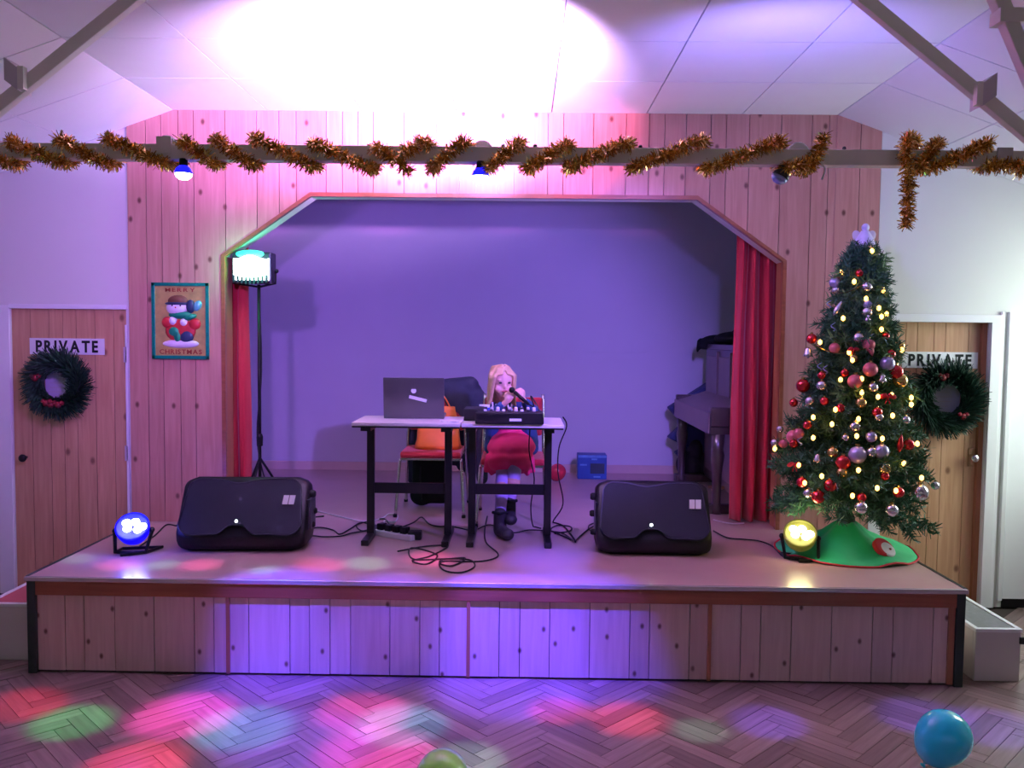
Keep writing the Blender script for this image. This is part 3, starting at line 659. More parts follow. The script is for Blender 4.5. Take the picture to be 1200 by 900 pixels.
# snowman Christmas picture (generic snowman, raised glitter border)
pa, pb = PY(178, 331, YW - .02), PY(246, 421, YW - .02); pcx, pcz = (pa.x + pb.x) / 2, (pa.z + pb.z) / 2; PW, PH = pb.x - pa.x, pa.z - pb.z
po = thing('christmas_poster', 'gold Merry Christmas poster of a snowman in red coat with green glitter border', 'poster', (pcx, YW - .02, pcz - PH / 2))
def pp(u, v): return pcx + u * PW, pcz + v * PH
y_ = YW - .021
MB().box((pcx - PW / 2, y_ - .006, pcz - PH / 2), (pcx + PW / 2, y_, pcz + PH / 2)).build('backing', 'poster_gold', po)
bw = .022
MB().box((pcx - PW / 2, y_ - .014, pcz - PH / 2), (pcx - PW / 2 + bw, y_ - .006, pcz + PH / 2)).box((pcx + PW / 2 - bw, y_ - .014, pcz - PH / 2), (pcx + PW / 2, y_ - .006, pcz + PH / 2)).box((pcx - PW / 2, y_ - .014, pcz - PH / 2), (pcx + PW / 2, y_ - .006, pcz - PH / 2 + bw)).box((pcx - PW / 2, y_ - .014, pcz + PH / 2 - bw), (pcx + PW / 2, y_ - .006, pcz + PH / 2)).build('glitter_border', 'poster_teal', po, bevel=.002)
def pe(name, u, v, ru, rv, m, d=.010, rot=0.0):
    x, z = pp(u, v); return MB().ell((x, y_ - .006, z), (ru * PW, d, rv * PH), Matrix.Rotation(rot, 3, 'Y').to_4x4()).build(name, m, po, smooth=True)
pe('snow_mound', 0, -.30, .32, .055, 'poster_white', .012); pe('snow_mound', .12, -.30, .20, .05, 'poster_white', .013)
pe('coat', 0, -.13, .27, .15, 'poster_red', .014); pe('sleeve', -.23, -.02, .10, .075, 'poster_red', .018, .4); pe('sleeve', .25, -.04, .11, .075, 'poster_red', .018, -.4)
pe('trousers', .10, -.20, .13, .10, 'poster_navy', .017); pe('heart', -.10, -.14, .11, .07, 'poster_green', .022); pe('heart', -.05, -.20, .07, .08, 'poster_green', .022)
pe('mitten', -.13, 0.0, .075, .06, 'poster_white', .022); pe('mitten', .06, -.02, .07, .055, 'poster_white', .022)
pe('scarf', .0, .08, .21, .055, 'poster_green', .02); pe('scarf', .17, .05, .12, .04, 'poster_green', .02, -.3)
pe('head', -.06, .17, .19, .10, 'poster_white', .024)
pe('hat', -.04, .26, .18, .08, 'poster_brown', .022); pe('hat_brim', -.05, .225, .22, .03, 'poster_navy', .026); pe('ear_flap', .18, .19, .08, .09, 'poster_navy', .02)
pe('eye', -.12, .20, .02, .016, 'ink', .03); pe('eye', .02, .20, .02, .016, 'ink', .03); pe('nose', -.06, .175, .02, .014, 'poster_red', .034)
pe('lantern', .30, .20, .07, .075, 'poster_cyan', .018, .5)
for m_ in text_mb('MERRY', .034, .003, PW * .52, .0006, 1.6): shift(m_, (pcx + .0 * PW, y_ - .008, pcz + .405 * PH)).build('letter', 'poster_letter', po)
for m_ in text_mb('CHRISTMAS', .042, .003, PW * .74, .0008, 1.0): shift(m_, (pcx + .0 * PW, y_ - .008, pcz - .405 * PH)).build('letter', 'poster_letter', po)

# ================================================================== CURTAINS
def curtain(label, x0, x1, Y, zt, zb, folds, amp, seed):
    rng = random.Random(seed); n, m = 90, 26; vs = []; fs = []; ph = [rng.uniform(.8, 1.25) for _ in range(folds + 1)]
    for j in range(m + 1):
        v = j / m; z = zt(0) if callable(zt) else zt
        for i in range(n + 1):
            u = i / n; x = x0 + (x1 - x0) * u; a = amp * (.65 + .45 * v) * ph[min(int(u * folds), folds)]
            w = u + .035 * math.sin(2.2 * v + 5 * u) * (u * (1 - u)) * 2
            y = Y + a * math.cos(2 * PI * folds * w) + .010 * math.sin(4 * PI * folds * w + 2 * v)
            vs.append((x + .006 * math.sin(7 * v + 9 * u), y, z + (zb - z) * v + (.004 * math.sin(40 * u) if j == m else 0)))
    for j in range(m):
        for i in range(n): q = j * (n + 1) + i; fs.append((q, q + 1, q + n + 2, q + n + 1))
    k = len(vs); vs2 = vs + [(x, y + .008, z) for x, y, z in vs]; fs2 = fs + [tuple(i + k for i in reversed(f)) for f in fs]
    bd = [i for i in range(n + 1)] + [j * (n + 1) + n for j in range(1, m + 1)] + [m * (n + 1) + i for i in range(n - 1, -1, -1)] + [j * (n + 1) for j in range(m - 1, 0, -1)]
    for a, b in zip(bd, bd[1:] + bd[:1]): fs2.append((a, b, b + k, a + k))
    t = thing('stage_curtain', label, 'curtain', ((x0 + x1) / 2, Y, zb)); MB().add(vs2, fs2).build('drape', 'curtain_red', t, smooth=True)
    MB().tube([((x0 - .05), Y, zt + .015), (x1 + .05, Y, zt + .015)], .012, 8).build('rail', 'dark_metal', t); return t
xa = PY(861, 420, 5.78).x; curtain('red pleated stage curtain drawn aside next to the piano', xa, xa + .44, 5.79, 2.62, SH + .008, 5, .040, 1)
xb = PY(291, 450, 5.80).x; curtain('narrow red stage curtain drawn aside behind the green lamp stand', xb - .36, xb, 5.80, 2.62, SH + .008, 4, .034, 2)

# ================================================================== LAMP ON STAND
hp = PY(298, 314, 5.64); sx = PY(304, 450, 5.64).x; SY = 5.64
ls = thing('lamp_stand', 'tall thin black tripod stand carrying the green lit lamp', 'stand', (sx, SY, SH))
MB().tube([(sx, SY, SH + .12), (sx, SY, hp.z - .11)], .011, 10).build('pole', 'dark_metal', ls, smooth=True)
MB().lathe([(.02, 0), (.022, .06), (.016, .08)], (sx, SY, SH + .5), 12).build('collar', 'black_plastic', ls)
for a in (0.3, 2.4, 4.5):
    e = Vector((sx + .26 * math.cos(a), SY + .18 * math.sin(a) + .0, SH + .012)); lg = MB().tube([(sx, SY, SH + .42), e], .008, 8).build('leg', 'dark_metal', ls)
    MB().ell(e, .012).build('foot', 'black_rubber', lg)
lamp = thing('effect_lamp', 'green glowing multi-beam disco lamp on a tripod stand', 'lamp', (hp.x, SY, hp.z - .11))
hw = .118
MB().bbox((hp.x - hw - .012, SY - .06, hp.z - .105), (hp.x + hw + .012, SY + .06, hp.z + .10), .015).build('housing', 'par_dark', lamp)
g = MB()
for i in range(13):
    u = -1 + 2 * i / 12; g.add([(hp.x + u * hw, SY - .062 - .025 * (1 - u * u), hp.z - .085), (hp.x + u * hw, SY - .062 - .03 * (1 - u * u), hp.z + .065 + .012 * math.cos(u * 4))], [])
    if i: k = (i - 1) * 2; g.f.append((k, k + 2, k + 3, k + 1))
fr_ = g.build('front_window', 'glow_green_lens', lamp)
for i in range(9):
    x = hp.x - hw * .9 + i * hw * .225; zz = hp.z - .098 - .014 * math.cos((i - 4) * .4)
    MB().box((x - .006, SY - .095, zz), (x + .006, SY - .062, zz + .045)).build('slat', 'par_dark', lamp)
MB().ell((hp.x - .01, SY - .05, hp.z + .085), (.10, .03, .028)).build('top_glow', 'glow_green', lamp, smooth=True)
MB().tube([(hp.x - .14, SY, hp.z - .02), (hp.x - .14, SY, hp.z - .10), (sx, SY, hp.z - .125), (hp.x + .14, SY, hp.z - .10), (hp.x + .14, SY, hp.z - .02)], .008, 6).build('yoke', 'dark_metal', lamp)
MB().ell((hp.x + .15, SY - .01, hp.z - .02), .014).build('knob', 'black_plastic', lamp, smooth=True)
light('POINT', 'effect_glow', (hp.x + .01, SY - .19, hp.z - .0), 7, (0.05, 1.0, 0.40), shadow_soft_size=.05)
MB_c = MB().tube(spline([(sx + .005, SY - .014, hp.z - .14), (sx + .02, SY - .02, 1.5), (sx - .012, SY - .015, 1.1), (sx + .02, SY - .02, .85), (sx + .10, SY + .0, .60), (sx + .16, SY + .02, .508), (sx + .4, SY + .12, .506)], 6), .005, 6)
tag(MB_c.build('lamp_cable', 'cable_black'), 'black cable hanging down the green lamp stand to the stage', 'cable')

# ================================================================== PAR LIGHTS ON THE STAGE
def par(label, px, py, lensm, glowm, aim, spread):
    p = PZ(px, py, SH); t = thing('par_light', label, 'stage light', tuple(p))
    d = Vector(aim).normalized(); M = d.to_track_quat('Z', 'Y').to_matrix().to_4x4(); c = p + Vector((0, 0.02, .125))
    bd = MB().lathe([(.03, -.075), (.06, -.06), (.082, -.02), (.092, .03), (.092, .045), (.082, .047), (.080, .03), (.01, .028)], c, 26, M).build('can', glowm, t, smooth=True)
    for k, (u, v) in enumerate(((-.036, .030), (.010, .034), (-.026, -.006), (.030, -.014), (.052, .004))):
        MB().lathe([(.022, .027), (.024, .034), (.016, .042), (.003, .044)], c + M @ Vector((u, v, 0)), 14, M).build('lens', lensm, bd, smooth=True)
    r_ = M @ Vector((1, 0, 0)); r_.z = 0; r_.normalize()
    for s_ in (-1, 1):
        MB().ell(c + r_ * (.098 * s_), .016).build('knob', 'black_plastic', t, smooth=True)
        f_ = Vector((-d.x, -d.y, 0)).normalized() if (abs(d.x) + abs(d.y)) > .01 else Vector((0, 1, 0))
    q = Vector((p.x, p.y, SH + .010))
    MB().tube([c + r_ * .10, q + r_ * .085 + Vector((0, -.03, 0)), q - r_ * .03 + Vector((0, -.075, 0))], .011, 6).build('yoke', 'dark_metal', t)
    MB().tube([c - r_ * .10, q - r_ * .085 + Vector((0, -.01, 0)), q + r_ * .02 + Vector((0, -.05, 0))], .011, 6).build('yoke', 'dark_metal', t)
    MB().tube([q + r_ * .085 + Vector((0, -.03, 0)), q + r_ * .13 + Vector((0, .08, 0)), q - r_ * .085 + Vector((0, .08, 0)), q - r_ * .085 + Vector((0, -.01, 0))], .009, 6).build('yoke_foot', 'dark_metal', t)
    return c, d
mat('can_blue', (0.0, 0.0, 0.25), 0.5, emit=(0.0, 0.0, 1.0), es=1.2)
mat('can_olive', (0.10, 0.10, 0.02), 0.3, 0.3, emit=(0.6, 0.6, 0.05), es=0.10)
c, d = par('round stage light glowing blue on the stage below the snowman poster', 155, 648, 'glow_blue_lens', 'can_blue', (.15, -.72, .68), 0)
light('POINT', 'par_blue_glow', c + d * .16, 5, (0.08, 0.08, 1.0), shadow_soft_size=.06)
c, d = par('round stage light glowing yellow-white in front of the green tree skirt', 938, 656, 'glow_yellow_lens', 'can_olive', (-.2, -.68, .70), 0)
light('POINT', 'par_yellow_glow', c + d * .16, 2.0, (1.0, 0.88, 0.35), shadow_soft_size=.06)

# ================================================================== FLOOR MONITOR SPEAKERS
def speaker(label, cx, y0, rz, knobs, wid=.74):
    t = thing('floor_speaker', label, 'speaker', (cx, y0, SH), rz)
    H = wid / 2
    prof = [(-.02, .09), (-.015, .03), (.02, .0), (.30, .0), (.36, .05), (.34, .30), (.29, .385), (.20, .40), (.17, .385)]   # (y, z), front lip to top
    mb = MB(); secs = [(-H, .80, .02), (-H + .025, .91, .008), (-H + .075, 1, 0), (H - .075, 1, 0), (H - .025, .91, .008), (H, .80, .02)]
    n = len(prof); vs = []; cyz = (.16, .19)
    for x, k, _ in secs:
        for y, z in prof: vs.append((x, cyz[0] + (y - cyz[0]) * k, max(0, cyz[1] + (z - cyz[1]) * k) if z > 0.01 else (1 - k) * .12))
    fs = [(i * n + j, i * n + (j + 1) % n, (i + 1) * n + (j + 1) % n, (i + 1) * n + j) for i in range(len(secs) - 1) for j in range(n)]
    fs += [tuple(range(n - 1, -1, -1)), tuple((len(secs) - 1) * n + j for j in range(n))]
    mb.add(vs, fs); mb.build('cabinet', 'black_plastic', t, local=True, bevel=.012, smooth=True)
    # grille plane from (y=-.02,z=.095) to (.175,.39)
    o = Vector((0, -.026, .098)); up = Vector((0, .192, .292)); ul = up.length; up.normalize(); nrm = Vector((0, -up.z, up.y))
    M = Matrix(((1, 0, 0, o.x), (0, -nrm.y, up.y, o.y), (0, -nrm.z, up.z, o.z), (0, 0, 0, 1)))      # local x, depth (into box), up
    ow, rr = H - .006, .085; out = []
    def arc(cx_, cz_, r, a0, a1, k=7): return [(cx_ + r * math.cos(a0 + (a1 - a0) * i / k), cz_ + r * math.sin(a0 + (a1 - a0) * i / k)) for i in range(k + 1)]
    bump = lambda u: math.exp(-(u / .075) ** 4)
    bot = [(x_, .006 + .055 * bump(x_ + .02)) for x_ in [-.17 + .34 * i / 20 for i in range(21)]]
    top = [(x_, ul - .028 * math.exp(-((x_ + .03) / .09) ** 2)) for x_ in [.22 - .44 * i / 20 for i in range(21)]]
    poly = arc(-ow + rr * 1.1, rr, rr, PI + .25, 1.5 * PI) + [(x_, z_) for x_, z_ in bot] + arc(ow - rr * 1.1, rr, rr, 1.5 * PI, 2 * PI - .25) + arc(ow - rr * 1.2, ul - rr * .8, rr * .8, 0.2, PI / 2) + top + arc(-ow + rr * 1.2, ul - rr * .8, rr * .8, PI / 2, PI - .2)
    g = MB().prism(poly, -.010, .02, M); gr = g.build('grille', 'grille_black', t, local=True)
    MB().tube([M @ Vector((x_, -.011, z_)) for x_, z_ in poly + poly[:1]], .0035, 5, cap=False).build('grille_rim', 'par_dark', gr, local=True)
    bx = H * .62; bz = ul * .62
    for k in (0, 1): MB().prism([(bx + k * .036, bz - .028), (bx + .031 + k * .036, bz - .028), (bx + .036 + k * .036, bz + .028), (bx + .005 + k * .036, bz + .028)], -.014, -.009, M).build('badge', 'mark_white', gr, local=True)
    MB().ell(M @ Vector((-.02, -.012, .085)), .008).build('status_light', 'glow_white', gr, local=True, smooth=True)
    MB().box((-.065, -.012, .04), (.03, .012, .10)).build('handle_recess', 'black_rubber', t, local=True, bevel=.01)
    for (zz, yy, r) in knobs[1]:
        s_ = knobs[0]; MB().lathe([(r, 0), (r, .03), (r * .7, .04)], (s_ * (H - .01), yy, zz), 12, Matrix.Rotation(s_ * PI / 2, 4, 'Y')).build('knob', 'black_rubber', t, local=True)
    MB().box((knobs[0] * (H - .012) - .015, .12, .10), (knobs[0] * (H - .012) + .028, .27, .28)).build('input_panel', 'par_dark', t, local=True, bevel=.004)
    return t
speaker('black floor monitor speaker below the green lamp stand', PZ(283, 645, SH).x, 4.80, .05, (1, ((.30, .2, .022), (.19, .24, .02), (.12, .18, .018))), .73)
speaker('black floor monitor speaker between the table and the tree', PZ(765, 648, SH).x, 4.84, -.02, (-1, ((.30, .2, .022), (.19, .24, .02), (.10, .14, .018))), .66)

# ================================================================== TABLES
TZ = 1.235
def table(label, x0, x1, group, feet):
    t = thing('folding_table', label, 'table', ((x0 + x1) / 2, 5.18, SH), 0, group)
    cx = (x0 + x1) / 2; W = (x1 - x0) / 2; t.location = (cx, 5.18, SH)
    MB().bbox((x0, 4.96, TZ - .022), (x1, 5.40, TZ), .006).build('table_top', 'table_white', t)
    MB().box((x0 + .004, 4.957, TZ - .030), (x1 - .004, 5.403, TZ - .0215)).build('edge_band', 'dark_metal', t)
    for x in feet:
        MB().box((x - .022, 5.16, SH + .03), (x + .022, 5.20, TZ - .05)).build('leg', 'dark_metal', t, bevel=.004)
        MB().box((x - .022, 4.965, SH), (x + .022, 5.40, SH + .035)).build('foot', 'dark_metal', t, bevel=.006)
        MB().box((x - .03, 5.0, TZ - .055), (x + .03, 5.36, TZ - .03)).build('top_bracket', 'dark_metal', t)
    MB().box((feet[0], 5.172, .78), (feet[1], 5.188, .845)).build('stretcher', 'dark_metal', t, bevel=.003)
    return t
tx = lambda p: PY(p, 493, 4.97).x
lx = lambda p: PY(p, 560, 5.16).x
table('white topped table with black legs under the laptop', tx(412), tx(540) - .003, None, (lx(434), lx(525)))
table('white topped table with black legs under the mixing desk', tx(540) + .003, tx(661), None, (lx(553), lx(642)))

# laptop, its lid toward the hall
lp0, lp1 = PY(449, 487, 5.2), PY(520, 487, 5.2); lc = (lp0.x + lp1.x) / 2; lw = (lp1.x - lp0.x)
lt = thing('laptop', 'open dark grey laptop standing on the table', 'laptop', (lc, 5.23, TZ), .04)
MB().bbox((-lw / 2, -.005, 0), (lw / 2, .235, .018), .005).build('base', 'laptop_dark', lt, local=True)
MB().box((-lw / 2 + .02, .03, .0175), (lw / 2 - .02, .14, .0195)).build('keyboard', 'black_plastic', lt, local=True)
Ml = Matrix.Translation((0, -.002, .012)) @ Matrix.Rotation(math.radians(9), 4, 'X')
ld = MB().bbox((-lw / 2, -.006, 0), (lw / 2, .006, .245), .005, Ml).build('lid', 'laptop_dark', lt, local=True)
MB().lathe([(.016, 0), (.016, .0015)], Ml @ Vector((.0, -.0062, .165)), 20, Matrix.Rotation(PI / 2, 4, 'X')).build('logo', 'mark_white', ld, local=True)
MB().box((-.055, -.0078, -.010), (.055, -.0062, .010), Ml @ Matrix.Translation((.025, 0, .115)) @ Matrix.Rotation(math.radians(14), 4, 'Y')).build('sticker', 'mark_white', ld, local=True)

# mixing desk and small things on the table
mc = PY(594, 480, 5.2); mw = .40
mx_ = thing('mixing_desk', 'black mixing desk with rows of knobs in front of the child', 'mixer', (mc.x + .02, 5.12, TZ))
MB().prism([(-.18, 0), (.18, 0), (.18, .072), (-.18, .05)], -mw / 2, mw / 2, Matrix.Rotation(-PI / 2, 4, 'Z') @ Matrix.Identity(4)).build('case', 'black_plastic', mx_, local=True, bevel=.008)
for i in range(9):
    for j in range(2): MB().lathe([(.011, 0), (.010, .022), (.007, .026)], (-mw / 2 + .05 + i * .037, .02 + j * .10, .046 + j * .006), 10).build('knob', ('mark_white', 'par_dark', 'cleat_paint')[(i + j) % 3], mx_, local=True)
MB().box((-.0, -.1835, .02), (.07, -.1795, .035)).build('brand_mark', 'mark_white', mx_, local=True)
sbx = PY(556, 484, 5.2); tag(MB().bbox((sbx.x - .06, 5.12, TZ), (sbx.x + .06, 5.30, TZ + .075), .008).build('receiver_box', 'black_plastic'), 'small black box on the table between laptop and mixing desk', 'box')
cu = PY(567, 478, 5.26); cp = thing('cup', 'small blue and white cup beside the mixing desk', 'cup', (cu.x, 5.36, TZ))
MB().lathe([(.026, 0), (.034, .075), (.034, .08), (.030, .08), (.024, .01)], (cu.x, 5.36, TZ), 16).build('body', 'mark_white', cp, smooth=True)
MB().lathe([(.0325, .03), (.0355, .062), (.0345, .064), (.031, .03)], (cu.x, 5.36, TZ), 16).build('band', 'blue_cup', cp, smooth=True)
pc = PY(533, 489, 5.1); pd = thing('note_paper', 'crumpled white papers lying on the table beside the laptop', 'paper', (pc.x - .02, 5.08, TZ))
MB().box((-.06, -.05, 0), (.06, .05, .004), Matrix.Rotation(.3, 4, 'Z')).build('sheet', 'mark_white', pd, local=True); MB().box((-.04, -.05, .004), (.06, .04, .010), Matrix.Rotation(-.4, 4, 'Z')).build('sheet', 'mark_white', pd, local=True)

# ================================================================== CHAIRS
def chair():
    t = thing('stacking_chair', '', 'chair', (0, 0, 0))
    MB().bbox((-.21, -.21, .40), (.21, .20, .445), .018).build('seat', 'chair_red', t, local=True, smooth=False)
    MB().bbox((-.20, .215, .55), (.20, .25, .82), .016, Matrix.Identity(4)).build('backrest', 'chair_red', t, local=True)
    for s_ in (-1, 1):
        MB().tube(spline([(s_ * .235, -.25, 0), (s_ * .215, -.20, .34), (s_ * .21, -.16, .395), (s_ * .21, .0, .395)], 5), .011, 8).build('leg', 'chrome', t, local=True, smooth=True)
        MB().tube(spline([(s_ * .235, .30, 0), (s_ * .215, .22, .38), (s_ * .21, .225, .55), (s_ * .205, .26, .84)], 5), .011, 8).build('leg', 'chrome', t, local=True, smooth=True)
        for y in (-.25, .30): MB().lathe([(.014, 0), (.014, .02)], (s_ * .235, y, 0), 8).build('foot_cap', 'black_rubber', t, local=True)
    MB().box((-.21, -.19, .385), (.21, -.17, .40)).box((-.21, .16, .385), (.21, .18, .40)).build('seat_rail', 'chrome', t, local=True)
    return t
ch = chair(); ch['label'] = 'red seated metal chair behind the laptop with orange bag and dark coat'; ch['group'] = 'red stacking chairs behind the tables'
c1 = PZ(463, 606, SH); ch.location = (c1.x + .235, c1.y + .25, SH)
ch2 = copy_tree(ch); ch2['label'] = 'red seated metal chair the child sits on behind the mixing desk'
C2 = Vector((PY(601, 540, 5.75).x, 5.76, SH)); ch2.location = C2
C1 = Vector(ch.location)

# orange bag on the seat
ob = thing('carrier_bag', 'crumpled orange carrier bag on the red chair seat', 'bag', (C1.x + .03, C1.y, SH + .445))
bag = MB(); n, m = 22, 10; vs = []; rng = random.Random(5)
for j in range(m + 1):
    v = j / m
    for i in range(n):
        th = 2 * PI * i / n; k = (1 - .25 * v) * (1 + .05 * math.sin(3 * th + 4 * v) + rng.uniform(-.02, .02)); a_ = .165 * k; b_ = (.085 - .055 * v) * k
        sx_, sy_ = math.copysign(abs(math.cos(th)) ** .6, math.cos(th)), math.copysign(abs(math.sin(th)) ** .6, math.sin(th))
        vs.append((a_ * sx_, b_ * sy_, v * .30))
fs = [(j * n + i, j * n + (i + 1) % n, (j + 1) * n + (i + 1) % n, (j + 1) * n + i) for j in range(m) for i in range(n)] + [tuple(range(n - 1, -1, -1)), tuple(m * n + i for i in range(n))]
bag.add(vs, fs); bag.build('body', 'orange_bag', ob, local=True, smooth=True)
MB().tube(spline([(-.02, 0, .28), (-.01, .01, .36), (.04, .01, .37), (.09, 0, .29)], 6), .016, 6, sq=(1, .35)).build('handle', 'orange_bag', ob, local=True, smooth=True)

# dark coat hung over the chair back
ct = thing('hanging_coat', 'dark coat hung over the back of the chair beside the laptop', 'coat', (C1.x + .05, C1.y + .3, SH + .08))
cm = MB(); bx_, by_ = C1.x, C1.y
cm.caps((bx_ - .10, by_ + .27, SH + .86), (bx_ + .24, by_ + .27, SH + .88), .055, .07)
for k in range(9):
    u = k / 8; x = bx_ - .20 + .50 * u
    cm.caps((x * .9 + (bx_ + .06) * .1, by_ + .30, SH + .84), (x, by_ + .36, SH + (.16 + .10 * abs(math.sin(k * 1.3)) if k not in (4, 5) else .30)), .055, .035)
cm.caps((bx_ + .30, by_ + .27, SH + .80), (bx_ + .34, by_ + .20, SH + .20), .06, .045)
cm.caps((bx_ - .19, by_ + .29, SH + .64), (bx_ - .19, by_ + .26, SH + .46), .04, .03)
cm.ell((bx_ + .16, by_ + .24, SH + .80), (.13, .05, .13)).ell((bx_ + .2, by_ + .26, SH + .70), (.12, .05, .14))
cm.build('coat_body', 'navy_cloth', ct, remesh=.012)
bg = MB(); bg.bbox((bx_ - .17, by_ + .10, SH + .02), (bx_ + .10, by_ + .24, SH + .36), .04).ell((bx_ - .10, by_ + .16, SH + .08), (.09, .08, .08))
bgo = thing('rucksack', 'black rucksack on the floor beneath the chair behind the laptop', 'bag', (bx_ - .03, by_ + .17, SH)); bg.build('body', 'dark_cloth', bgo, remesh=.012)
MB().tube(spline([(bx_ - .10, by_ + .09, SH + .30), (bx_ - .10, by_ + .06, SH + .2), (bx_ - .09, by_ + .08, SH + .06)], 5), .012, 6, sq=(1, .4)).build('strap', 'black_rubber', bgo)

# ================================================================== CHILD WITH MICROPHONE
P = Vector
pr = thing('person', 'child with long fair hair in pink dress and navy jacket holding a microphone', 'person', (C2.x, C2.y - .1, SH))
sx0 = C2.x - .01; seat = SH + .445
HC = PY(588, 447, 5.60)                       # head centre
pel = P((sx0, 5.76, seat + .10)); chest = P((sx0 - .015, 5.70, seat + .25)); nb_ = P((HC.x + .004, 5.655, seat + .345))
shR, shL = P((chest.x - .105, 5.70, seat + .305)), P((chest.x + .105, 5.70, seat + .305))   # image left / right
elR, elL = PY(571, 492, 5.58), PY(628, 486, 5.60)
wrR, wrL = PY(594, 470, 5.50), PY(612, 467, 5.51)
hdR, hdL = PY(599, 461, 5.48), PY(609, 459, 5.485)
kn1, kn2 = PY(590, 545, 5.45), PY(604, 543, 5.42)
an1, an2 = PY(586, 606, 5.27), PY(597, 592, 5.36)
bd = MB()
# head, turned a little to the image right
fd = P((.28, -.95, -.10)).normalized(); rd = fd.cross(P((0, 0, 1))).normalized(); ud = rd.cross(fd)
MH = Matrix(((rd.x, fd.x, ud.x), (rd.y, fd.y, ud.y), (rd.z, fd.z, ud.z))).to_4x4()
def hp_(r, f, u): return HC + rd * r + fd * f + ud * u
bd.ell(HC + ud * .018, (.072, .086, .085), MH, 18, 12).ell(hp_(0, .020, -.040), (.054, .060, .062), MH).ell(hp_(0, .052, -.085), (.022, .022, .018), MH)
bd.ell(hp_(0, .080, -.022), (.011, .016, .014), MH).ell(hp_(0, .078, -.005), (.008, .010, .022), MH)
for s_ in (-1, 1):
    bd.ell(hp_(.036 * s_, .052, -.040), (.026, .026, .024), MH); bd.ell(hp_(.074 * s_, .0, -.01), (.010, .018, .026), MH); bd.ell(hp_(.028 * s_, .072, .018), (.02, .010, .008), MH)
bd.caps(nb_ + P((0, .01, -.03)), HC + P((0, .02, -.06)), .036, .036)
bd.caps(pel, chest, .085, .085); bd.caps(pel + P((-.05, 0, -.03)), pel + P((.05, 0, -.03)), .075, .075); bd.caps(shR, shL, .045, .045); bd.caps(chest, nb_ + P((0, .02, -.04)), .08, .045)
def hand(wr, hd, right, back):
    """palm with four curled fingers and a thumb closing on the microphone"""
    f = (hd - wr).normalized(); u = (P(back) - f * P(back).dot(f)).normalized(); r = f.cross(u) * right
    bd.caps(wr, wr + f * .02, .019, .019); pc = wr + f * .035
    for k in range(4):
        o = pc + r * (-.021 + .014 * k) ; bd.caps(wr + f * .008 + r * (-.014 + .0095 * k), o + f * .008, .011, .009)
        L_ = (.021, .025, .026, .021)[k]; a = o + f * .010; b = a + f * L_ * .7 - u * L_ * .55; c = b - u * L_ * .8 - f * .004; d = c - f * L_ * .6 - u * .004
        bd.caps(a, b, .0078, .0074, 8); bd.caps(b, c, .0074, .0070, 8); bd.caps(c, d, .0070, .0062, 8)
    a = wr + f * .012 - r * .020; b = a + f * .020 - r * .014 - u * .010; c = b + f * .018 + r * .006 - u * .012
    bd.caps(wr + f * .006 - r * .010, a, .011, .0095, 8); bd.caps(a, b, .0095, .0085, 8); bd.caps(b, c, .0085, .007, 8)
for sh_, el_, wr_ in ((shR, elR, wrR), (shL, elL, wrL)): bd.caps(sh_, el_, .034, .027); bd.caps(el_, wr_, .027, .018)
hand(wrR, hdR, 1, (-.2, -1, .2)); hand(wrL, hdL, -1, (.3, -1, .3))
hips = (pel + P((-.06, -.02, -.03)), pel + P((.06, -.02, -.03)))
for h_, k_, a_ in ((hips[0], kn1, an1), (hips[1], kn2, an2)):
    bd.caps(h_, k_, .062, .044); bd.caps(k_, k_ + (a_ - k_) * .35, .042, .042); bd.caps(k_ + (a_ - k_) * .35, a_, .042, .028)
body = bd.build('body', 'skin', pr, remesh=.0048)
# face
for s_ in (-1, 1): MB().ell(hp_(.029 * s_, .077, .003), (.011, .006, .007), MH).build('eye', 'eye', body, smooth=True)
MB().ell(hp_(0, .078, -.052), (.020, .007, .007), MH).build('mouth', 'lips', body, smooth=True)
# hair: cap, fringe and long locks
hm = MB(); hm.ell(hp_(0, -.014, .030), (.078, .086, .080), MH, 18, 12); hr = random.Random(2)
for s_ in (-1, 1):
    for k in range(22):
        a = k / 21; f0 = .050 - .125 * a                                   # from temple round to the nape
        top = hp_((.010 + .045 * a) * s_, .030 - .07 * a, .108 - .02 * a); side = hp_((.066 + .018 * math.sin(PI * min(1, a * 1.3)) * (1 if a < .75 else .6)) * s_, f0 + .012, .035 + hr.uniform(-.01, .01))
        mid = hp_((.076 - .03 * max(0, a - .5)) * s_ + hr.uniform(-.006, .006), f0 - .002, -.05); low = hp_((.082 - .05 * max(0, a - .5)) * s_ + hr.uniform(-.01, .01), f0 - .01, -.135 + hr.uniform(-.025, .015))
        for p0, p1, r0, r1 in ((top, side, .012, .012), (side, mid, .012, .012), (mid, low, .012, .006)): hm.caps(p0, p1, r0, r1, 8)
    for k in range(5):
        u = (k + .3) / 5; hm.caps(hp_((.006 + .04 * u) * s_, .052 - .01 * u, .098 - .014 * u), hp_((.012 + .055 * u) * s_, .078 - .028 * u * u, .062 - .018 * u), .011, .007, 8)
hm.caps(hp_(0, -.065, 0), hp_(0, -.07, -.12), .05, .045)
hm.build('hair', 'hair', pr, remesh=.0045, relax=2)
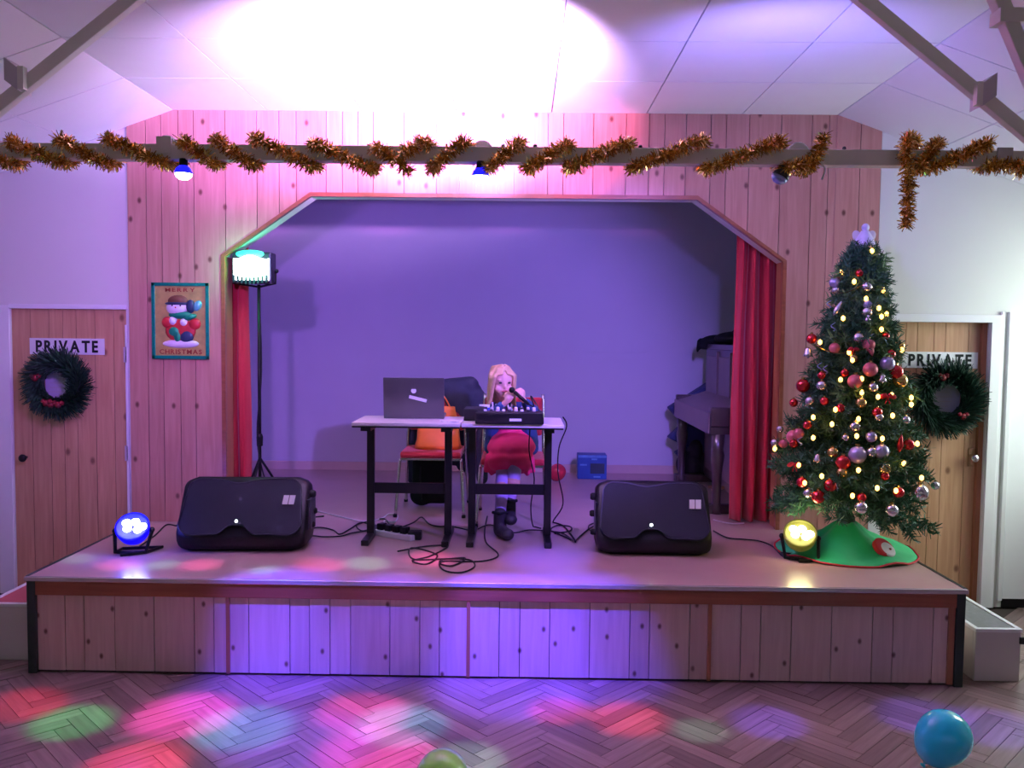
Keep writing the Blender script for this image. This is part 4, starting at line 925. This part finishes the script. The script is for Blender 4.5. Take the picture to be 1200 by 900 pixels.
# dress: bodice and flared skirt over the knees
dr = MB(); dr.caps(pel, chest + P((0, -.01, .0)), .098, .094); dr.ell(pel + P((0, -.06, -.01)), (.16, .17, .10))
dr.ell((pel + kn1) / 2 + P((-.02, 0, .03)), (.12, .16, .075)).ell((pel + kn2) / 2 + P((.02, 0, .03)), (.13, .17, .078))
dr.ell((kn1 + kn2) / 2 + P((-.045, .05, .005)), (.10, .12, .065)).ell((kn1 + kn2) / 2 + P((.055, .05, .008)), (.11, .12, .066))
kc = (kn1 + kn2) / 2
for k in range(9):
    u = -1 + k / 4; dr.caps(kc + P((.13 * u, .07, .03)), kc + P((.155 * u, .02 + .05 * abs(u), -.055 - .018 * (k % 2))), .034, .018)
dr.build('dress', 'dress_pink', pr, remesh=.008, relax=22)
# jacket: open front, sleeves, collar
jk = MB(); jk.caps(shR + P((0, .015, .0)), shL + P((0, .015, .0)), .060, .060)
for s_, sh_, el_, wr_ in ((-1, shR, elR, wrR), (1, shL, elL, wrL)):
    jk.caps(sh_, el_, .052, .045); jk.caps(el_, el_ + (wr_ - el_) * .72, .045, .034)
    jk.caps(sh_ + P((0, .01, 0)), pel + P((.12 * s_, .02, -.02)), .058, .066); jk.caps(sh_ + P((0, -.03, -.03)), pel + P((.135 * s_, -.06, -.045)), .050, .050)
    jk.caps(nb_ + P((.045 * s_, .0, -.01)), nb_ + P((.06 * s_, -.045, -.08)), .026, .022)
jk.caps(chest + P((0, .07, .04)), pel + P((0, .07, -.02)), .08, .085); jk.caps(nb_ + P((-.045, .03, 0)), nb_ + P((.045, .03, 0)), .03, .03)
jo = jk.build('jacket', 'jacket_blue', pr, remesh=.008, relax=8)
for k in range(6):
    a = PY(577 + k * 4.5, 472 + (k % 2) * 2, 5.57); MB().caps(a, a + P((.006, -.004, -.045)), .006, .005, 8).build('white_stripe', 'mark_white', jo, smooth=True)
# tights and boots
for h_, k_, a_ in ((hips[0], kn1, an1), (hips[1], kn2, an2)):
    tg = MB(); tg.caps(k_ + (a_ - k_) * .10, k_ + (a_ - k_) * .4, .047, .046); tg.caps(k_ + (a_ - k_) * .4, a_, .046, .034); to = tg.build('tights', 'tights', pr, remesh=.007)
    q = k_ + (a_ - k_) * .42; MB().caps(q, k_ + (a_ - k_) * .52, .0475, .0465).build('stripe', 'sock_yellow', to, smooth=True)
def boot(an, toe, hz):
    b = MB(); heel = P((an.x, an.y + .01, hz + .035)); b.caps(an + P((0, 0, .02)), heel, .042, .042); b.caps(heel, P(toe), .042, .036); b.ell(P(toe), (.042, .048, .036)); bo = b.build('boot', 'boot', pr, remesh=.007)
    MB().tube([an + P((-.046, 0, .03)), an + P((0, -.046, .032)), an + P((.046, 0, .03))], .010, 6).build('boot_cuff', 'dark_cloth', bo)
boot(an1, (an1.x + .05, an1.y - .11, SH + .037), SH); boot(an2, (an2.x + .01, an2.y - .10, an2.z - .07), an2.z - .09)
# microphone held at the mouth, its cable looping back to the desk
m0, m1 = PY(600, 457, 5.462), PY(613, 468, 5.452); md = (m1 - m0).normalized()
mi = thing('microphone', 'black hand microphone held by the child', 'microphone', tuple(m0))
MB().tube([m0 + md * .02, m1 + md * .05], [.013, .010], 12).build('handle', 'black_plastic', mi, smooth=True); MB().ell(m0, .020).build('head', 'dark_metal', mi, smooth=True)
me_ = m1 + md * .05
MB().tube(spline([me_, me_ + P((.03, -.01, -.01)), PY(622, 464, 5.42), PY(630, 476, 5.38), PY(633, 487, 5.34), P((PY(632, 488, 5.3).x, 5.30, TZ + .006))], 6), .0045, 6).build('cable', 'cable_black', mi)

# ================================================================== PIANO AND THINGS AT THE BACK OF THE STAGE
pn = thing('upright_piano', 'dark upright piano standing side-on behind the red curtain', 'piano', (1.9, 6.7, SH))
y0, y1 = 6.02, 7.42; xf, xk = 1.47, 2.25; xu = 1.73
MB().box((xu, y0, SH + .62), (xk, y1, SH + 1.16)).build('upper_case', 'piano_wood', pn, bevel=.006)
MB().box((xu - .03, y0 - .03, SH + 1.16), (xk + .01, y1 + .03, SH + 1.20)).build('lid', 'piano_wood', pn, bevel=.006)
for k in range(3):
    a = y0 + .08 + k * .44; MB().box((xu - .012, a, SH + .78), (xu, a + .36, SH + 1.10)).build('upper_panel', 'piano_trim', pn, bevel=.004)
    MB().box((xu - .02, a - .05, SH + .76), (xu, a - .02, SH + 1.14)).build('pilaster', 'piano_trim', pn)
MB().box((xf, y0, SH + .57), (xu + .02, y1, SH + .62)).build('key_bed', 'piano_wood', pn)
MB().box((xf - .012, y0 + .02, SH + .57), (xf, y1 - .02, SH + .72)).build('key_slip', 'piano_trim', pn, bevel=.004)
for y in (y0, y1 - .06): MB().box((xf, y, SH + .62), (xu, y + .06, SH + .76)).build('key_cheek', 'piano_wood', pn, bevel=.01)
MB().prism([(xf + .01, SH + .715), (xu, SH + .80), (xu, SH + .78), (xf + .01, SH + .70)], y0 + .06, y1 - .06).build('fallboard', 'piano_trim', pn)
MB().box((xu, y0, SH + .06), (xk, y1, SH + .57)).build('lower_case', 'piano_wood', pn)
MB().box((xu - .012, y0 + .1, SH + .14), (xu, y1 - .1, SH + .52)).build('lower_panel', 'piano_trim', pn, bevel=.004)
for y in (y0 + .03, y1 - .03): MB().lathe([(.04, 0), (.05, .04), (.03, .08), (.035, .3), (.05, .42), (.04, .46), (.05, .57)], (xf + .06, y, SH), 14).build('leg', 'piano_wood', pn, smooth=True)
for y in (y0, y1 - .06): MB().box((xf, y, SH), (xk, y + .06, SH + .07)).build('base_rail', 'piano_wood', pn, bevel=.01)
for k in range(2): MB().tube([(xu - .0, 6.66 + k * .12, SH + .08), (xu - .10, 6.66 + k * .12, SH + .06)], .012, 8).build('pedal', 'brass', pn)
ck = MB(); zt = SH + 1.20
ck.ell((1.80, 7.30, zt + .03), (.14, .14, .05)).ell((1.70, 7.34, zt + .00), (.06, .10, .05)).caps((1.66, 7.34, zt + .02), (1.64, 7.36, zt - .06), .03, .015).ell((1.92, 7.1, zt + .05), (.2, .16, .06)).ell((1.98, 7.0, zt + .10), (.13, .13, .07))
cko = thing('cloth_bundle', 'black cloth bundle lying on top of the piano', 'cloth', (1.85, 7.2, zt)); ck.build('cloth', 'dark_cloth', cko, remesh=.012)
# dark blue padded mats stacked beside the far end of the piano, corners sticking out
for k, (pts, yk, lab) in enumerate([([(783, 478), (834, 446), (836, 500), (800, 497)], 7.52, 'dark blue pointed mat at the far end of the piano, topmost of its pile'),
                                    ([(783, 513), (800, 497), (838, 500), (838, 535), (803, 523)], 7.56, 'dark blue pointed mat at the far end of the piano, middle of its pile'),
                                    ([(791, 531), (806, 522), (838, 530), (838, 550), (802, 543)], 7.60, 'dark blue pointed mat at the far end of the piano, lowest of its pile')]):
    q = [PY(x, y, yk) for x, y in pts]
    t = thing('padded_mat', lab, 'mat', (q[0].x, yk, min(v.z for v in q))); MB().prism([(v.x, v.z) for v in q], yk - .06 + k * .02, yk + .10).build('pad', 'mat_blue', t, bevel=.012)
sk = MB(); a = PY(808, 550, 7.52); sk.ell((a.x, 7.54, SH + .13), (.12, .12, .13)).ell((a.x + .16, 7.56, SH + .12), (.14, .1, .12)).ell((a.x + .05, 7.55, SH + .26), (.07, .1, .1))
sko = thing('dark_sack', 'black sack on the stage floor under the blue mats', 'bag', (a.x, 7.54, SH)); sk.build('sack', 'dark_cloth', sko, remesh=.012)

# blue box and red balloon by the back wall
a, b = PZ(678, 561, SH), PZ(711, 561, SH); yb_ = 7.45; xa_, xb_ = PY(677, 550, yb_).x, PY(711, 550, yb_).x
bo = thing('printed_box', 'blue printed cardboard box on the stage by the back wall', 'box', ((xa_ + xb_) / 2, yb_, SH))
MB().box((xa_, yb_, SH), (xb_, yb_ + .16, SH + .215)).build('carton', 'box_blue', bo, bevel=.004)
MB().box((xa_ + .004, yb_ - .0008, SH + .19), (xb_ - .004, yb_ + .002, SH + .212)).build('top_band', 'box_print', bo)
MB().box((xa_ + .11, yb_ - .001, SH + .05), (xb_ - .02, yb_ + .002, SH + .14)).build('picture', 'box_dark', bo)
for (u, v, w_) in ((.12, .17, .05), (.02, .12, .06), (.14, .015, .06)): MB().box((xa_ + u, yb_ - .0016, SH + v), (xa_ + u + w_, yb_ + .001, SH + v + .014)).build('print_mark', 'box_print', bo)
def balloon(label, c, r, m, tilt=(0, 0), mt=None):
    t = thing('balloon', label, 'balloon', (c.x, c.y, c.z))
    M = Matrix.Rotation(tilt[1], 4, 'Y') @ Matrix.Rotation(tilt[0], 4, 'X')
    prof = [(r * .03, -r * 1.32), (r * .10, -r * 1.22)] + [(r * math.sin(a) * (1 - .10 * math.cos(a) * 0 + (-.10 * (1 + math.cos(a)) / 2)), -r * math.cos(a) * (1.18 if math.cos(a) > 0 else 1.02)) for a in [PI * k / 20 for k in range(2, 20)]] + [(r * .01, r * 1.02)]
    MB().lathe(prof, (0, 0, 0), 32, M).build('skin', m, t, smooth=True, local=True)
    MB().lathe([(r * .10, -r * 1.40), (r * .11, -r * 1.37), (r * .03, -r * 1.31)], (0, 0, 0), 12, M).build('knot', m, t, local=True)
    return t
rb = PZ(655, 567, SH); balloon('small red balloon on the stage floor near the blue box', P((rb.x - .01, rb.y + .09, SH + .085)), .075, 'balloon_red', (.6, .4))
bb = PZ(1117, 913, 0); balloon('blue balloon on the parquet floor', P((bb.x - .02, bb.y + .05, .145)), .110, 'balloon_blue', (.25, .42))
gb = PZ(518, 911, .105); balloon('pale green balloon on the parquet floor', P((gb.x, gb.y, .105)), .105, 'balloon_green', (1.5, .2))

# ================================================================== CABLES AND POWER STRIP ON THE STAGE
def cable(label, px, m='cable_black', r=.0045, z0=None, ends=()):
    pts = [PZ(x, y, SH + .006) for x, y in px]
    pts = list(ends[0] if len(ends) > 0 else []) + pts + list(ends[1] if len(ends) > 1 else [])
    sp = spline(pts, 6)
    for q in sp: q.z = max(q.z, SH + r)
    tag(MB().tube(sp, r, 6).build('cable', m), label, 'cable')
cable('long black cable coiled on the stage in front of the tables', [(466, 646), (500, 640), (525, 640), (503, 652), (483, 657), (500, 661), (512, 650), (482, 642), (484, 655), (520, 655), (545, 654), (530, 663), (515, 660), (522, 655), (550, 656), (556, 664), (540, 671), (520, 668), (518, 658), (560, 658), (580, 654), (583, 648), (570, 636), (568, 622), (571, 605)])
cable('black cable looping from the speaker below the lamp stand to the power strip', [(352, 624), (372, 618), (390, 621), (398, 626), (410, 620), (424, 612), (436, 618), (424, 622), (418, 615), (436, 610), (450, 608), (456, 614), (462, 620)])
cable('second black cable from the speaker below the lamp stand', [(352, 632), (365, 628), (380, 629), (400, 628), (415, 624), (440, 622), (455, 628)])
cable('black cable running from the power strip behind the laptop table', [(470, 618), (485, 612), (494, 606), (503, 614), (515, 617), (530, 617), (552, 622)])
cable('white cable from the speaker below the lamp stand to the power strip', [(362, 597), (385, 602), (410, 608), (430, 611), (448, 607), (456, 602), (466, 604), (462, 612), (450, 610), (454, 622)], 'cable_white')
cable('black cable dropping behind the mixing desk table to the stage', [(648, 612), (660, 616), (672, 630), (674, 635), (660, 625), (645, 622), (652, 616), (668, 617), (668, 622), (650, 625)], ends=([P((PY(660, 487, 5.38).x, 5.41, TZ + .004)), P((PY(664, 500, 5.44).x, 5.44, TZ - .06)), P((PY(655, 530, 5.5).x, 5.5, 1.03)), P((PY(654, 560, 5.5).x, 5.5, .86)), P((PY(660, 590, 5.5).x, 5.52, .66))],))
cable('black cable from the mixing desk table to the speaker beside the tree', [(650, 624), (664, 630), (673, 634), (680, 628), (690, 620), (698, 616), (700, 622), (692, 622), (690, 616), (699, 612)])
cable('black cable hanging under the mixing desk table beside the child', [(625, 617), (634, 619)], ends=([P((PY(622, 492, 5.38).x, 5.42, TZ - .03)), P((PY(620, 530, 5.42).x, 5.42, 1.02)), P((PY(626, 565, 5.42).x, 5.42, .84)), P((PY(622, 595, 5.42).x, 5.42, .66))],))
cable('black cable across the stage from the speaker to the yellow light', [(836, 622), (852, 630), (872, 632), (890, 634), (905, 640), (915, 650), (925, 655)])
cable('short white cable on the stage between the piano and curtain', [(836, 609), (848, 612), (862, 614), (872, 613)], 'cable_white')
cable('black cable behind the blue stage light below the poster', [(164, 640), (182, 627), (195, 615), (206, 616), (214, 616)])
cable('black cable loop on the stage beneath the mixing desk', [(560, 620), (575, 615), (600, 624), (620, 621), (640, 622)], r=.004)
s0, s1 = PZ(441, 626, SH), PZ(486, 634, SH); sd = s1 - s0; ang = math.atan2(sd.y, sd.x)
ps = thing('power_strip', 'white power strip with black plugs on the stage by the laptop table', 'power strip', (s0.x, s0.y, SH), ang)
MB().bbox((0, -.03, 0), (.30, .03, .035), .006).build('housing', 'cable_white', ps, local=True)
for k in range(4): MB().bbox((.02 + k * .062, -.02, .035), (.064 + k * .062, .03, .075), .006).build('plug', 'black_plastic', ps, local=True)
ad = PZ(486, 632, SH); tag(MB().bbox((ad.x - .04, ad.y - .03, SH), (ad.x + .045, ad.y + .03, SH + .055), .012, None).build('power_adapter', 'black_plastic'), 'black power adapter at the end of the white power strip', 'adapter')

# ================================================================== CHRISTMAS TREE
TY = 4.99
TB = P((PY(991, 620, TY).x, TY, SH)); TT = PY(1012, 292, TY); TX = lambda z: TB.x + (TT.x - TB.x) * (z - TB.z) / (TT.z - TB.z)
ZB = PY(995, 590, TY).z; R0 = .47
def cone_r(z): return .075 + .415 * min(1.05, max(0.0, (TT.z - z) / (TT.z - ZB)))
tr_ = thing('christmas_tree', 'decorated green artificial Christmas tree at the corner of the stage', 'tree', tuple(TB))
MB().tube([TB + P((0, 0, .02)), (TX(SH + .3), TY, SH + .3), (TT.x, TY, TT.z - .05)], [.024, .02, .008], 10).build('trunk', 'trunk_green', tr_, smooth=True)
MB().lathe([(.05, 0), (.05, .05), (.03, .09), (.022, .13)], TB + P((0, 0, .16)), 12).build('trunk_collar', 'trunk_green', tr_)
def branch_mesh(L_, seed, m):
    rng = random.Random(seed); mb = MB(); stem = [P((L_ * t, .02 * math.sin(3 * t + seed), .10 * L_ * math.sin(t * 2.6) - .10 * L_ * t * t)) for t in [k / 6 for k in range(7)]]
    mb.tube(stem, [.006] * 3 + [.004] * 4, 4); tw = [(stem[i], stem[i + 1]) for i in range(6)]
    nt_ = max(4, int(L_ * 30))
    for k in range(nt_):
        t = .12 + .86 * k / nt_; i = min(5, int(t * 6)); o = stem[i].lerp(stem[i + 1], t * 6 - i); a = (1 if k % 2 else -1) * rng.uniform(.5, 1.15)
        l2 = (.14 * (1 - t * .55)) * rng.uniform(.75, 1.2) * (.6 + L_); d = P((math.cos(a), math.sin(a), rng.uniform(-.35, .5))).normalized(); tw.append((o, o + d * l2))
    for a, b in tw:
        d = b - a; t = d.normalized(); u = t.orthogonal().normalized(); w = t.cross(u)
        for _ in range(int(d.length * 330) + 3):
            th = rng.uniform(0, 2 * PI); n_d = (u * math.cos(th) + w * math.sin(th) + t * rng.uniform(.4, 1.0)).normalized(); o = a + d * rng.random(); e = o + n_d * rng.uniform(.028, .048)
            s_ = n_d.cross(P((rng.uniform(-1, 1), rng.uniform(-1, 1), rng.uniform(-1, 1)))).normalized() * .0032; mb.add([o - s_, o + s_, e + s_ * .5, e - s_ * .5], [(0, 1, 2, 3)])
    me = mb.mesh('branch'); me.materials.append(MATS[m]); return me
protos = {L_: [branch_mesh(L_, 10 * k + int(L_ * 100), 'needle_green' if k < 2 else 'needle_light') for k in range(3)] for L_ in (.10, .17, .25, .34, .44)}
rng = random.Random(11); zz = ZB + .02; na = 0; GA = 2.39996
while zz < TT.z - .01:
    R = cone_r(zz); cnt = 2
    for k in range(cnt):
        L_ = min(protos, key=lambda q: abs(q - R * .93)); na += 1
        o = bpy.data.objects.new('branch', rng.choice(protos[L_][:2] * 2 + protos[L_])); COL.objects.link(o); o.parent = tr_
        o.location = P((TX(zz), TY, zz + rng.uniform(-.01, .01))) - TB; o.rotation_euler = (rng.uniform(-.4, .4), rng.uniform(-.10, .34) - .25 * max(0, 1 - (TT.z - zz) / .3) * 3, na * GA + rng.uniform(-.15, .15))
        s_ = R * rng.uniform(.86, 1.06) / L_; o.scale = (s_, s_, s_)
    zz += .0085 + .003 * R / R0
# skirt
sv = []; n = 48; rings = [(.03, .20), (.08, .165), (.14, .115), (.22, .075), (.30, .045), (.37, .022), (.40, .006)]
for j, (r, h) in enumerate(rings):
    for i in range(n):
        th = 2 * PI * i / n; wob = (r / .4) * (.022 * math.sin(5 * th + 1) + .012 * math.sin(9 * th)); kx = 1.0
        sv.append(P((TB.x + r * math.cos(th) * kx, TY + min(.40, r * 1.0) * math.sin(th) * .90, SH + h + max(-h + .004, wob * (1 if h > .03 else .5)))))
fs = [(j * n + i, j * n + (i + 1) % n, (j + 1) * n + (i + 1) % n, (j + 1) * n + i) for j in range(len(rings) - 1) for i in range(n)]
k_ = len(sv); sv2 = sv + [v - P((0, 0, .004)) for v in sv]; fs2 = fs + [tuple(i + k_ for i in reversed(f)) for f in fs]
for i in range(n): a, b = (len(rings) - 1) * n + i, (len(rings) - 1) * n + (i + 1) % n; fs2.append((a, a + k_, b + k_, b)); fs2.append((i, (i + 1) % n, (i + 1) % n + k_, i + k_))
sk_ = thing('tree_skirt', 'green felt tree skirt with red edge around the tree foot', 'tree skirt', (TB.x, TY, SH))
MB().add(sv2, fs2).build('felt', 'felt_green', sk_, smooth=True)
MB().tube([sv[(len(rings) - 1) * n + i % n] + P((0, 0, .003)) for i in range(n + 1)], .006, 5, cap=False).build('red_edging', 'felt_red', sk_)
MB().tube([sv[i % n] + P((0, 0, .0)) for i in range(n + 1)], .008, 5, cap=False).build('red_edging', 'felt_red', sk_)
# applique face patch on the skirt front
af = P((TB.x + .125, TY - .235, SH + .085)); Ma = (P((.35, -.75, .9)).normalized()).to_track_quat('Z', 'Y').to_matrix().to_4x4()
MB().lathe([(.062, -.012), (.062, .008), (.05, .014), (.004, .016)], af, 20, Ma).build('patch_rim', 'felt_red', sk_, smooth=True)
pf = MB().lathe([(.050, .0), (.050, .014), (.04, .02), (.004, .022)], af + P((.012, -.004, -.014)), 20, Ma).build('patch_face', 'felt_white', sk_, smooth=True)
MB().ell(af + Ma @ P((.020, -.022, .016)), (.009, .009, .006)).build('patch_nose', 'berry', sk_, smooth=True)
pm = PZ(1017, 660, SH); MB().ell((pm.x, pm.y + .0, SH + .022), .022).build('pompom', 'felt_red', sk_, smooth=True)
# topper: small pale angel
tpz = PY(1013, 291, TY); ta = thing('tree_topper', 'pale lilac angel figure on top of the Christmas tree', 'tree topper', tuple(tpz))
MB().lathe([(.062, 0), (.060, .02), (.045, .06), (.030, .085), (.022, .10), (.004, .102)], tpz, 18).build('gown', 'topper_lilac', ta, smooth=True)
MB().ell(tpz + P((0, -.005, .118)), (.022, .022, .024)).build('head', 'topper_lilac', ta, smooth=True)
for s_ in (-1, 1): MB().ell(tpz + P((.040 * s_, .012, .07)), (.026, .006, .036), Matrix.Rotation(.5 * s_, 3, 'Y').to_4x4()).build('wing', 'felt_white', ta, smooth=True)
# ornaments hang at the branch tips on the cone
def on_cone(px, py, k=.93):
    z = PY(px, py, 4.75).z; Y = 4.75
    for _ in range(4):
        q = PY(px, py, Y); R = cone_r(q.z) * k + .01; dx = q.x - TX(q.z); Y = TY - math.sqrt(max(.0004, R * R - dx * dx))
    return PY(px, py, Y)
def ball(): 
    t = thing('bauble', '', 'bauble'); b = MB().ell((0, 0, 0), 1, n=18, m=12).build('ball', 'bauble_red', t, local=True, smooth=True); c = MB().lathe([(.26, .95), (.26, 1.2), (.08, 1.26)], n=10).build('cap', 'bauble_gold', t, local=True); return t
bproto = {}
def bauble(px, py, kind, r):
    m, lab = {'r': ('bauble_red', 'shiny red bauble on the Christmas tree'), 's': ('bauble_silver', 'silver bauble on the Christmas tree'), 'l': ('bauble_lilac', 'lilac bauble on the Christmas tree'), 'g': ('bauble_gold', 'gold bauble on the Christmas tree'), 'p': ('bauble_pink', 'dull pink bauble on the Christmas tree')}[kind]
    if kind not in bproto:
        t = ball(); t.children[0].data.materials[0] = MATS[m]; bproto[kind] = t
    else: t = copy_tree(bproto[kind])
    band_ = 'high up on' if py < 410 else ('at mid height on' if py < 505 else 'on the lower branches of')
    lab = ('large ' if r >= 7.5 else ('tiny ' if r < 5 else 'small ')) + lab.replace('on the', band_ + ' the')
    t['label'] = lab; t['category'] = 'bauble'; t['group'] = m.replace('bauble_', '') + ' baubles on the tree'
    s_ = r / 198; t.location = on_cone(px, py); t.scale = (s_, s_, s_)
for a in [(951, 397, 'r', 6), (985, 478, 'r', 5), (941, 452, 'r', 8), (966, 470, 'r', 5), (1050, 436, 'r', 8), (988, 542, 'r', 8), (940, 565, 'r', 6), (973, 569, 'r', 7), (959, 582, 'r', 7.5), (1044, 415, 'r', 5), (1028, 483, 'r', 5.5), (990, 437, 'r', 4.5), (1053, 577, 'r', 6), (1065, 521, 'r', 6), (946, 498, 'r', 5), (930, 520, 'r', 5), (1007, 320, 'r', 4.5), (984, 325, 'r', 4), (1038, 394, 'r', 4), (963, 440, 'r', 4.5), (930, 472, 'r', 5), (1010, 583, 'r', 5), (1037, 558, 'r', 4.5), (918, 520, 'p', 5),
          (1016, 336, 's', 6), (1016, 366, 's', 6), (963, 452, 's', 6), (1002, 500, 's', 6), (1045, 598, 's', 7), (1078, 577, 's', 9), (1096, 569, 's', 5), (1009, 595, 's', 7), (949, 470, 's', 5), (1023, 454, 's', 5.5), (947, 578, 's', 5), (1030, 489, 's', 5), (1061, 492, 's', 5), (980, 340, 's', 5), (1022, 530, 's', 6), (908, 519, 's', 4.5), (914, 503, 's', 4), (991, 513, 's', 4),
          (1040, 426, 'l', 8), (1005, 533, 'l', 9.5), (1033, 529, 'l', 8), (1021, 512, 'l', 6), (978, 331, 'l', 6), (1017, 357, 'l', 5),
          (1055, 446, 'g', 8), (1009, 472, 'g', 6), (987, 554, 'g', 6), (1037, 549, 'g', 6.5), (976, 530, 'g', 6), (1000, 420, 'g', 5), (1055, 405, 'g', 5),
          (978, 408, 'p', 6), (1006, 396, 's', 6), (1002, 447, 'p', 8), (1018, 404, 'p', 7), (1020, 433, 'p', 8), (930, 512, 'p', 8), (936, 508, 'p', 6)]: bauble(*a)
# bows, bells and hanging drops
def bow(px, py, s):
    c = on_cone(px, py, .97); t = thing('red_bow', 'small red ribbon bow on the Christmas tree', 'bow', tuple(c), 0, 'red bows on the tree')
    for k in (-1, 1): MB().ell(c + P((.022 * k * s, -.004, .004)), (.022 * s, .010, .013 * s), Matrix.Rotation(.4 * k, 3, 'Y').to_4x4()).build('loop', 'felt_red', t, smooth=True); MB().tube([c, c + P((.012 * k * s, -.005, -.035 * s))], [.004, .008], 6, sq=(1, .3)).build('tail', 'felt_red', t)
    MB().ell(c + P((0, -.008, 0)), .008 * s).build('knot', 'felt_red', t, smooth=True)
for a in ((1040, 465, 1.1), (931, 545, 1.0), (1000, 410, .8)): bow(*a)
def bell(px, py, s):
    c = on_cone(px, py, .97); t = thing('bell_ornament', 'small silver bell hanging on the Christmas tree', 'ornament', tuple(c), 0, 'silver bells on the tree')
    MB().lathe([(.022 * s, -.02 * s), (.016 * s, -.008 * s), (.012 * s, .010 * s), (.004 * s, .018 * s)], c, 14).build('bell', 'silver_bell', t, smooth=True); MB().ell(c - P((0, 0, .022 * s)), .006 * s).build('clapper', 'silver_bell', t, smooth=True)
for a in ((947, 412, 1.4), (958, 536, 1.1), (1034, 442, 1.2), (1017, 372, 1.0)): bell(*a)
def drop(px, py, h, m, lab, ang=0.0):
    c = on_cone(px, py, .97); t = thing('drop_ornament', lab, 'ornament', tuple(c), 0, lab.split(' hanging')[0] + 's on the tree'); M = Matrix.Rotation(ang, 3, 'Y').to_4x4()
    MB().lathe([(.002, -h), (.014, -h * .55), (.017, -h * .1), (.008, h * .7), (.002, h)], c, 12, M).build('drop', m, t, smooth=True); MB().tube([c + M @ P((0, 0, h)), c + M @ P((0, 0, h + .015))], .002, 4).build('hook', 'wire_green', t)
for a in ((982, 361, .05, 'bauble_silver', .5), (1020, 408, .045, 'bauble_pink', -.3), (1055, 520, .05, 'bauble_red', .1)):
    drop(a[0], a[1], a[2], a[3], {'bauble_silver': 'long silver drop ornament hanging on the Christmas tree', 'bauble_pink': 'long pink drop ornament hanging on the Christmas tree', 'bauble_red': 'long red drop ornament hanging on the Christmas tree'}[a[3]], a[4])
def curl(px, py, n_):
    c = on_cone(px, py, .98); t = thing('foil_curl', 'curled blue foil ribbon hanging on the Christmas tree', 'ornament', tuple(c), 0, 'blue foil curls on the tree')
    MB().tube([c + P((.012 * math.cos(k * .9), -.005 + .010 * math.sin(k * .9), -.006 * k)) for k in range(n_)], .005, 5, sq=(1, .3)).build('ribbon', 'ribbon_blue', t)
for a in ((971, 352, 8), (976, 378, 9), (967, 428, 10), (960, 425, 8), (937, 512, 9)): curl(*a)
# ribbon garland sagging over the branches
def rib(label, px): tag(MB().tube(spline([on_cone(x, y, 1.0) for x, y in px], 6), .006, 5, sq=(1, .4)).build('ribbon_garland', 'bauble_gold'), label, 'garland')
rib('thin bronze ribbon garland near the top of the Christmas tree', [(975, 343), (990, 343), (1005, 337), (1014, 332)])
rib('thin bronze ribbon garland round the middle of the Christmas tree', [(956, 405), (975, 413), (995, 413), (1015, 408), (1030, 404)])
# fairy light string: wire plus bulbs
fl_px = [(1022, 294), (986, 319), (1001, 330), (1035, 340), (1030, 361), (1033, 371), (1039, 368), (988, 373), (1033, 386), (1057, 410), (961, 401), (995, 413), (999, 422), (1010, 444), (1010, 460), (1029, 465), (1045, 463), (1068, 466), (1068, 474), (979, 480), (953, 489), (1006, 491), (1046, 487), (953, 513), (1004, 511), (1034, 514), (1075, 520), (943, 566), (1006, 551), (963, 558), (1059, 543), (1028, 572), (1050, 575), (999, 581), (908, 526), (975, 497), (985, 445), (936, 545), (1080, 560), (1015, 350)]
fs_ = thing('fairy_lights', 'string of warm yellow fairy lights wound round the Christmas tree', 'fairy lights', tuple(TB))
wp = [on_cone(x, y, .90) for x, y in sorted(fl_px, key=lambda q: (q[1] // 26, q[0] if (q[1] // 26) % 2 else -q[0]))]
MB().tube(wp, .002, 4).build('wire', 'wire_green', fs_)
lb = MB().ell((0, 0, 0), (.012, .012, .015), n=8, m=6).mesh('bulb'); lb.materials.append(MATS['fairy_glow'])
for p_ in lb.polygons: p_.use_smooth = True
for x, y in fl_px:
    q = on_cone(x, y, 1.0); o = bpy.data.objects.new('bulb', lb); COL.objects.link(o); o.parent = fs_; o.location = q - TB
